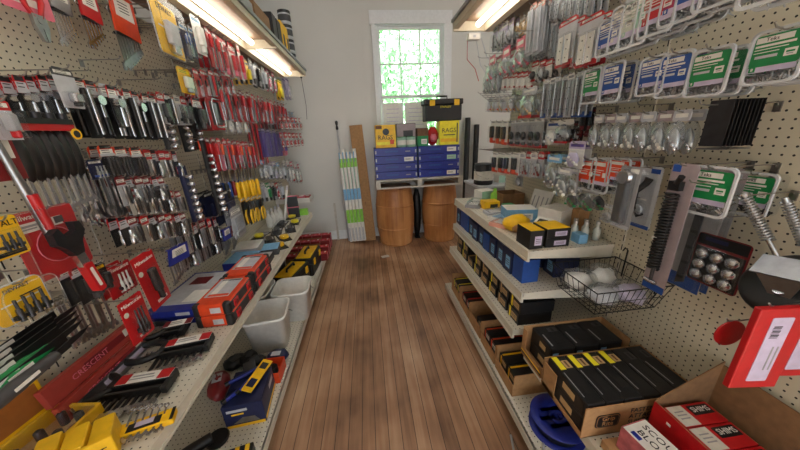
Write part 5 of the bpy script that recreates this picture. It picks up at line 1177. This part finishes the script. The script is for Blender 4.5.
def toolbox():
    K = Kit(); b = MB().rbox((0,0,.07), (.4,.2,.14), .02, 'black').rbox((0,0,.175), (.41,.21,.07), .02, 'char'); K.part('box_body', b)
    K.part('lid_panel', MB().rbox((0,0,.212), (.34,.16,.02), .012, 'yellow')); K.part('handle', MB().tube([(-.08,0,.222),(-.07,0,.25),(.07,0,.25),(.08,0,.222)], .011, 'black', 8))
    for x in (-.12,.12): K.part('latch', MB().rbox((x,-.108,.15), (.05,.014,.07), .005, 'yellow'))
    return K
place(kit(toolbox), 'toolbox', 'near black toolbox with a yellow lid panel on the left base shelf', 'toolbox', -.85, 2.62, ZB, 1.35)
place(kit(toolbox), 'toolbox', 'far black toolbox with a yellow lid panel on the left base shelf', 'toolbox', -.77, 3.04, ZB, 1.5)
place(kit(boxk, .2, .3, .2, body='black', top='char'), 'dark_box', 'plain dark box behind the near toolbox on the base shelf', 'box', -1.085, 2.74, ZB)
def redpk():
    K = Kit(); K.part('carton', MB().rbox((0,0,.015), (.1,.12,.03), .0016, 'darkred').box((0,0,.0303), (.094,.114,.0006), 'red').box((-.01,.02,.0308), (.05,.03,.0006), 'pink').box((.02,-.03,.0308), (.04,.02,.0006), 'white').box((0,-.0603,.015), (.08,.0006,.02), 'pink')); return K
def redp():
    return kit(redpk)
for r in range(4):
    for c in range(4):
        for l in range(3+r):
            if l < 2+r and c not in (3,): continue
            place(redp(), 'red_pack', '%s pack from the left in the %s row of flat red packs%s' % (ORD[c], ['nearest','second','third','farthest'][r], '' if l == 2+r else ', layer %s' % ORD[l]), 'pack', -1.02+.125*c, 3.27+.145*r, ZB+.0305*(l if c == 3 else 0)+(0 if c == 3 else .0305*(2+r)-.0305*0), PI/2, 'flat red packs')
        if c != 3:
            pass
for r in range(4): one('display_block', MB().box((0,0,(.0305*(2+r)-.0006)/2), (.37,.13,.0305*(2+r)-.0006), 'kraftdark'), '%s brown riser block under the flat red packs' % ORD[r], 'carton', (-.895,3.27+.145*r,ZB), 0, 'riser blocks')
def navybox():
    K = Kit(); b = MB().rbox((0,0,.075), (.2,.24,.15), .002, 'navy').box((0,-.1206,.01), (.19,.0012,.018), 'yellow').box((0,0,.1506), (.19,.23,.0012), 'navy').box((.1006,0,.075), (.0012,.23,.13), 'navy')
    b.box((-.03,-.1208,.115), (.1,.001,.016), 'pale').box((-.03,-.1208,.09), (.06,.001,.01), 'yellow').box((.1012,0,.02), (.001,.23,.02), 'yellow').box((.1012,.05,.1), (.001,.08,.03), 'pale')
    b.prism([(-.06,.03),(.07,.025),(.05,.06),(-.01,.065),(-.03,.05)], -.1216,-.1208,'steel'); K.part('carton', b); return K
place(kit(navybox), 'clamp_box', 'navy blue box with yellow trim on the left base shelf', 'box', -.77, 1.3, ZB, .1)
for k, (x, y, r) in enumerate(((-.8,1.26,.9),(-.77,1.32,1.2),(-.82,1.36,.6))):
    one('blue_tube', MB().tube([(-.09,0,.012),(.09,0,.012)], .011, 'royal', 8).tube([(-.09,0,.012),(-.07,0,.012)], .0125, 'black', 8), '%s blue tube lying on the navy box' % ORD[k], 'tube', (x,y,ZB+.1525+.0*k), r, 'blue tubes')
K = Kit(); K.part('backing_card', MB().box((0,0,.003), (.06,.2,.006), 'yellow').box((0,.06,.0065), (.04,.04,.001), 'black').box((0,-.05,.0065), (.04,.05,.001), 'navy')); place(K, 'yellow_card', 'yellow card lying tilted on the navy box', 'card', -.72, 1.33, ZB+.185, -.3, None, (.1,.15))
place(kit(openbox, .12, .14, .08, 'orange'), 'orange_box', 'small open orange box right behind the navy box', 'box', -.715, 1.505, ZB)
one('black_coupling', MB().lathe([(.03,0),(.03,.06),(.022,.06),(.022,.0)], 'char', n=14), 'black round coupling in the orange box', 'fitting', (-.715,1.51,ZB+.0045))
b = MB().rbox((0,0,.04), (.16,.14,.08), .01, 'teal' if 'teal' in PAL else 'seafoam'); one('small_pack', MB().rbox((0,0,.05), (.07,.1,.1), .006, 'darkgrey').box((0,-.051,.05), (.05,.002,.05), 'seafoam'), 'grey and pale green pack behind the navy box', 'pack', (-.85,1.5,ZB), .4)
one('red_bag', MB().lump((0,0,.06), (.12,.22,.12), 'darkred', 3, .3, 12).box((0,0,.118), (.05,.07,.001), 'pale'), 'dark red bag left of the navy box', 'bag', (-1.0,1.42,ZB), .3)
for k, (x, y, m, t) in enumerate(((-.72,1.63,'navy','dark blue pack right of the near bucket'),(-.86,1.6,'char','black pack between the navy box and the buckets'),(-1.0,1.62,'black','black pack at the back behind the red bag'),(-.92,1.64,'char','second black pack against the near bucket'))):
    one('tool_pack', MB().lump((0,0,.04), (.15,.11,.08), m, k, .25, 12).box((.0,-.02,.081), (.06,.04,.001), 'pale' if m == 'navy' else 'darkgrey'), t, 'pack', (x,y,ZB), .5*k)
one('angle_grinder', MB().tube([(-.1,0,.035),(0,0,.035),(.09,0,.04)], [.022,.03,.026], 'char', 10).lathe([(.05,0),(.055,.01),(.05,.02)], 'black', c=(.11,0,.0), n=18), 'dark power tool lying at the near end of the base shelf', 'power tool', (-.97,1.06,ZB), .6)
one('striped_box', MB().rbox((0,0,.03), (.14,.12,.06), .003, 'black').box((-.045,0,.0605), (.02,.115,.001), 'yellow').box((0,0,.0605), (.02,.115,.001), 'yellow').box((.045,0,.0605), (.02,.115,.001), 'yellow'), 'black and yellow striped box at the near end of the base shelf', 'box', (-.72,.97,ZB), .2)
one('black_case', MB().rbox((0,0,.04), (.2,.12,.08), .02, 'char'), 'rounded black case left of the striped box', 'case', (-.9,.9,ZB), .2)
# ------------------------------------------------------------------ on top of the left canopy
ZC = 2.27+.0765
one('brown_box', MB().box((0,0,.09), (.3,.34,.18), 'kraftdark').prism([(-.15,.18),(.15,.18),(.1,.27),(-.1,.27)], -.17, -.166, 'brown'), 'dark brown carton on top of the left canopy', 'carton', (-.86,2.62,ZC))
place(kit(boxk, .3, .5, .12, body='pale', top='offwhite', front='grey'), 'pale_box', 'flat pale box on top of the left canopy, nearest', 'box', -.86, 1.85, ZC)
place(kit(boxk, .3, .28, .14, body='grey', top='pale', front='grey'), 'grey_box', 'grey box on the canopy between the pale and brown boxes', 'box', -.86, 2.27, ZC)
for k, (y, m) in enumerate(((3.05,'black'),(3.2,'char'))): place(kit(boxk, .12, .13, .3, body=m, top='black', front=m), 'dark_box', ['first','second'][k]+' tall dark box on the canopy, beyond the brown carton', 'box', -.8, y, ZC, PI/2)
for k, y in enumerate((3.36,3.5)): place(kit(boxk, .12, .12, .34, body='yellow', top='black', front='yellow', label='black'), 'yellow_box', ['near','far'][k]+' tall yellow and black box on top of the canopy', 'box', -.8, y, ZC, PI/2)
for k in range(4):
    K = Kit(); K.part('can_body', MB().lathe([(.062,.004),(.065,.008),(.065,.13),(.062,.134)], 'pale', n=20)); K.part('band', MB().lathe([(.0655,.104),(.0655,.132)], 'black', n=20, caps=False)); K.part('label', MB().lathe([(.0654,.03),(.0654,.09)], 'darkgrey', n=20, caps=False))
    put(K, 'can', '%s pale can from the bottom of the stack on the canopy end' % ORD[k], 'can', (-.77,3.66,ZC-.003+.135*k), k, 'stacked cans')
# ------------------------------------------------------------------ along the back wall
def barrel(H, R):
    K = Kit(); prof = [(R*(.86+.14*math.sin(PI*k/10)), H*k/10) for k in range(11)]
    b = MB().lathe(prof, 'barrelwood', n=36); K.part('staves', b); h = MB()
    for z in (.03,.3,.68,.96):
        r = R*(.86+.14*math.sin(PI*z))+.002; h.lathe([(r-.003,H*z-.014),(r+.001,H*z-.012),(r+.001,H*z+.012),(r-.003,H*z+.014)], 'barrelwood', n=36, caps=False)
    for z in (.03,.3,.68,.96):
        r = R*(.86+.14*math.sin(PI*z))+.002
        K.part('hoop', MB().lathe([(r-.003,H*z-.014),(r+.002,H*z-.012),(r+.002,H*z+.012),(r-.003,H*z+.014)], 'barrelwood', n=36, caps=False))
    return K
place(kit(barrel, .873, .285), 'barrel', 'left of two light wooden barrels under the pallet', 'barrel', .355, 4.02, 0)
place(kit(barrel, .873, .265), 'barrel', 'right of two light wooden barrels under the pallet', 'barrel', 1.04, 4.03, 0, .5)
one('plastic_roll', MB().lump((0,0,.4), (.13,.2,.8), 'black', 2, .15, 14).box((0,0,.005), (.08,.1,.01), 'black'), 'shiny black plastic roll standing between the two barrels', 'roll', (.7,4.1,0))
K = Kit(); x0, x1, y0, y1, z = .09, 1.29, 3.72, 4.22, .875
for k in range(3): K.part('runner', MB().box((x0+.03 if k == 0 else x1-.03 if k == 2 else (x0+x1)/2,(y0+y1)/2,z+.06), (.06,y1-y0,.08), 'palletwood'))
for k in range(4): K.part('board', MB().box(((x0+x1)/2,y0+.045+.136*k,z+.11), (x1-x0,.09,.02), 'palletwood'))
for k in range(2): K.part('board', MB().box(((x0+x1)/2,(y0+.03,y1-.03)[k],z+.01), (x1-x0,.06,.02), 'palletwood'))
put(K, 'pallet', 'pale wooden pallet lying across the two barrels', 'pallet')
def drawer(w, h, c):
    K = Kit(); b = MB().rbox((0,0,h/2), (w,.36,h-.003), .004, 'royal').box((0,-.1815,h*.9), (w*.98,.004,h*.08), 'royal'); K.part('box_body', b)
    K.part('front_label', MB().box((w*.3,-.1815,h*.5), (w*.22,.002,h*.55), c).box((w*.28,-.183,h*.5), (w*.12,.001,h*.12), 'grey').box((-w*.1,-.1815,h*.55), (w*.3,.002,h*.2), 'blue'))
    for s in (-1,1): K.part('side_clip', MB().box((s*w*.47,-.1815,h*.5), (w*.03,.004,h*.4), 'pale'))
    return K
for c in range(2):
    for k in range(4):
        lab = [['royal','royal','white','royal'],['white','royal','seafoam','white']][c][k]
        place(kit(drawer, .57, .103, lab), 'parts_drawer', '%s blue box from the bottom in the %s stack on the pallet' % (ORD[k], ['left','right'][c]), 'box', .385+.59*c, 3.97, .9955+.1035*k, 0, 'blue boxes on the pallet')
ZT = .9955+.1035*4
def rags(w, d, h, m, small=False):
    K = Kit(); b = MB().rbox((0,0,h/2), (w,d,h), .003, m); b.box((0,-d/2-.0006,h*.2), (w*.9,.0012,h*.14), 'lemon' if m == 'yellow' else 'yellow')
    if not small: b.box((-w*.32,-d/2-.0008,h*.9), (w*.3,.0012,h*.14), 'brown').prism([(w*.02+p[0],p[1]) for p in circle(0,h*.7,w*.16,14)], -d/2-.0016, -d/2, 'black').box((w*.3,-d/2-.0012,h*.25), (w*.2,.0014,h*.2), 'orange')
    else: b.box((w*.4,-d/2-.0008,h*.5), (w*.06,.0012,h*.8), 'darkgrey').box((0,-d/2-.0008,h*.42), (w*.6,.0012,h*.04), 'darkgrey')
    K.part('carton', b); K.part('lettering', MB().text('RAGS', w*.3, 'black', FRONT(-w*.02,-d/2-.003,h*(.45 if not small else .6)))); return K
place(kit(rags, .27, .2, .29, 'yellow'), 'rag_box', 'yellow rag box with black lettering at the left end of the blue stacks', 'box', .265, 3.95, ZT)
place(kit(rags, .27, .2, .31, 'lemon', True), 'rag_box', 'plain lemon yellow rag box at the right end of the blue stacks', 'box', 1.13, 3.95, ZT)
place(kit(boxk, .26, .2, .3, body='darkgrey', top='black', front='mauve', label='darkgrey'), 'patterned_box', 'dark patterned box behind the small cans', 'box', .55, 4.02, ZT)
for k in range(2):
    K = Kit(); K.part('can_body', MB().lathe([(.055,0),(.06,.006),(.06,.12),(.055,.126)], 'seafoam', n=20)); K.part('label', MB().lathe([(.0606,.03),(.0606,.09)], 'white', n=20, caps=False)); K.part('lid', MB().lathe([(.056,.126),(.056,.132)], 'green', n=20))
    place(K, 'can', ['left','right'][k]+' pale green can in front of the dark patterned box', 'can',   .475+.125*k, 3.845, ZT, 0)
place(kit(boxk, .15, .16, .13, body='green', top='green', front='green', label='white'), 'green_box', 'green box right of the dark patterned box', 'box', .77, 3.95, ZT)
place(kit(boxk, .15, .15, .1, body='brown', top='brown', front='brown'), 'brown_box', 'small brown box on top of the green box', 'box', .77, 3.95, ZT+.1305)
one('red_bag', MB().lump((0,0,.12), (.15,.13,.25), 'red', 8, .22, 14).lump((0,-.04,.1), (.1,.08,.12), 'pink', 2, .2, 10), 'red bag between the green box and the lemon rag box', 'bag', (.915,3.93,ZT))
def bigtoolbox():
    K = Kit(); K.part('box_body', MB().rbox((0,0,.1), (.5,.2,.2), .02, 'black').rbox((0,0,.235), (.53,.22,.07), .02, 'char'))
    for x in (-.16,.17): K.part('latch', MB().rbox((x,-.114,.222), (.07,.014,.07), .006, 'yellow'))
    K.part('handle', MB().tube([(-.07,0,.27),(-.07,0,.31),(.07,0,.31),(.07,0,.27)], .01, 'black', 8)); K.part('lettering', MB().text('STANLEY', .036, 'lemon', FRONT(0.02,-.113,.17)).box((0.02,-.1125,.235), (.12,.001,.02), 'black')); return K
place(kit(bigtoolbox), 'toolbox', 'black toolbox with yellow latches on top of the rag box and red bag', 'toolbox', 1.05, 3.95, ZT+.311, .03)
# paper notices on the lower sash
for k, (x, w, t) in enumerate(((.42,.27,'left paper notice in the window'),(.76,.33,'right paper notice in the window'))):
    b = MB().box((0,0,.24), (w,.002,.48), 'white')
    for j in range(6): b.box((-.01*(j%2),-.0012,.4-.055*j), (w*.66,.0006,.008), 'lilac')
    one('paper_notice', b, t, 'paper', (x,D-.03,1.52))
# cardboard, bundle, pole
one('cardboard_sleeve', MB().box((0,0,.86), (.18,.07,1.72), 'kraft').box((0,-.0405,.6), (.01,.001,.05), 'kraftdark'), 'tall brown cardboard sleeve leaning on the back wall', 'carton', (-.05,4.13,.004), 0, None, (-.05,-.045))
one('cardboard_sleeve', MB().box((0,0,.67), (.22,.05,1.34), 'kraftdark'), 'shorter brown cardboard sleeve behind the white and green bundle', 'carton', (-.24,4.22,.003), 0, None, (-.04,-.01))
def tubes():
    K = Kit()
    for k in range(5):
        b = MB(); w = .046; x = -.1+.05*k; dz = .03*((k*2)%3)
        b.rbox((x,0,.675+dz/2), (w,.06,1.31+dz), .006, 'white'); b.box((x,-.0306,1.2), (w*.9,.0012,.12), 'lime'); b.box((x,-.0306,.75), (w*.94,.0012,.16), 'sky'); b.box((x,-.0306,.42), (w*.94,.0012,.2), 'lime'); b.box((x+.016,-.0306,1.0), (w*.2,.0012,.34), 'seafoam'); b.box((x-.012,-.0306,1.28), (w*.3,.0012,.14), 'sky')
        b.box((x-.006,-.0306,.14), (w*.5,.0012,.2), 'pale')
        K.part('tube_carton', b)
    return K
place(kit(tubes), 'tube_bundle', 'white, green and blue bundle of tall narrow cartons by the back wall', 'cartons', -.235, 4.05, .02, 0, None, (-.04,-.03))
K = Kit(); K.part('pole', MB().tube([(0,0,0),(-.012,.12,1.69)], .012, 'pale', 8)); K.part('tip', MB().lathe([(.014,0),(.02,.02),(.014,.05),(.01,.06),(.018,.08),(.02,.11),(.006,.125)], 'black', c=(-.012,.12,1.67), n=10)); place(K, 'pole', 'thin pale pole with a black tip leaning left of the bundle', 'pole', -.385, 4.17, 0)
one('flat_board', MB().box((0,0,.3), (.03,.02,.6), 'palletwood'), 'short pale stick at the floor beside the bundle', 'stick', (-.56,4.27,.001))
one('white_scrap', MB().box((0,0,.004), (.1,.06,.008), 'palletwood'), 'scrap of pale wood on the floor before the left barrel', 'scrap', (.14,3.46,0), .3)
# behind the right shelving
K = Kit(); K.part('cabinet_body', MB().rbox((0,0,.53), (.42,.4,1.06), .01, 'grey').box((0,0,1.065), (.44,.42,.02), 'pale')); K.part('door', MB().box((0,-.202,.5), (.38,.006,.9), 'grey'))
K.part('door', MB().box((-.212,0,.5), (.006,.36,.9), 'grey')); place(K, 'cabinet', 'grey cabinet behind the far end of the right shelving unit', 'cabinet', 1.25, 2.72, 0)
K = Kit(); K.part('can_body', MB().lathe([(.088,0),(.092,.006),(.092,.185),(.088,.19)], 'char', n=28)); K.part('label', MB().box((-.0,-.0925,.09), (.11,.002,.09), 'offwhite').lathe([(.0926,.045),(.0926,.13)], 'offwhite', n=28, caps=False)); K.part('lid', MB().lathe([(.08,.19),(.09,.196),(.088,.2),(.07,.194)], 'darksteel', n=28))
K.part('handle', MB().tube([(-.094,0,.15),(-.09,-.06,.1),(0,-.1,.06),(.09,-.06,.1),(.094,0,.15)], .0025, 'wire', 5)); place(K, 'paint_can', 'black paint can with a white label on the grey cabinet', 'can', 1.135, 2.66, 1.075)
for k, (x, t) in enumerate(((1.46,'left of two tall black pipes leaning in the back right corner'),(1.6,'right of two tall black pipes leaning in the back right corner'))): one('pipe', MB().tube([(0,0,0),(.06,.14,1.76-.1*k)], .04, 'char', 14), t, 'pipe', (x,4.09,0))
one('wall_card', MB().box((0,0,.2), (.16,.003,.4), 'offwhite').box((0,-.002,.33), (.1,.001,.06), 'sky'), 'pale hanging card beyond the end of the right pegboard', 'card', (1.22,2.5,1.18), A+.5)
place(kit(boxk, .14, .12, .08, body='offwhite', top='white', front='seafoam'), 'small_box', 'small white box on the grey cabinet right of the paint can', 'box', 1.36, 2.7, 1.075)
# loose wires under the end of the right canopy
one('socket_block', MB().box((0,0,.02), (.09,.05,.04), 'white').box((0,-.026,.02), (.02,.002,.015), 'pale'), 'small white socket block under the end of the right canopy', 'socket', (.87,2.36,2.24))
for k, (c, pts) in enumerate((('red',[(.83,2.38,2.25),(.84,2.4,2.12),(.9,2.38,2.05),(.93,2.37,1.96)]),('wire',[(.9,2.38,2.25),(.95,2.4,2.08),(1.04,2.42,1.98),(1.16,2.45,2.0),(1.24,2.45,2.08)]),('wire',[(.94,2.38,2.26),(1.0,2.4,2.14),(1.1,2.44,2.05),(1.24,2.45,2.15)]))):
    one('wire', MB().tube(pts, .003, 'red' if c == 'red' else 'pale', 5), ['red wire hanging from the end of the right canopy','longest pale wire looping under the end of the right canopy','upper pale wire looping under the end of the right canopy'][k], 'wire')
one('power_cord', MB().tube([(0,0,0),(.01,.01,-.3),(-.005,.02,-.46)], .003, 'black', 5).rbox((0,0,.01), (.02,.02,.03), .003, 'black'), 'thin dark cord hanging at the far end of the left canopy', 'cord', (-.7,3.77,2.26))
for l_, n_ in USED.items():
    if len(l_.split()) > 16 or len(l_.split()) < 4: print('LABEL LENGTH', len(l_.split()), l_)
    if len(n_) > 1: print('SHARED', len(n_), l_)
print('THINGS', sum(len(v) for v in USED.values()))
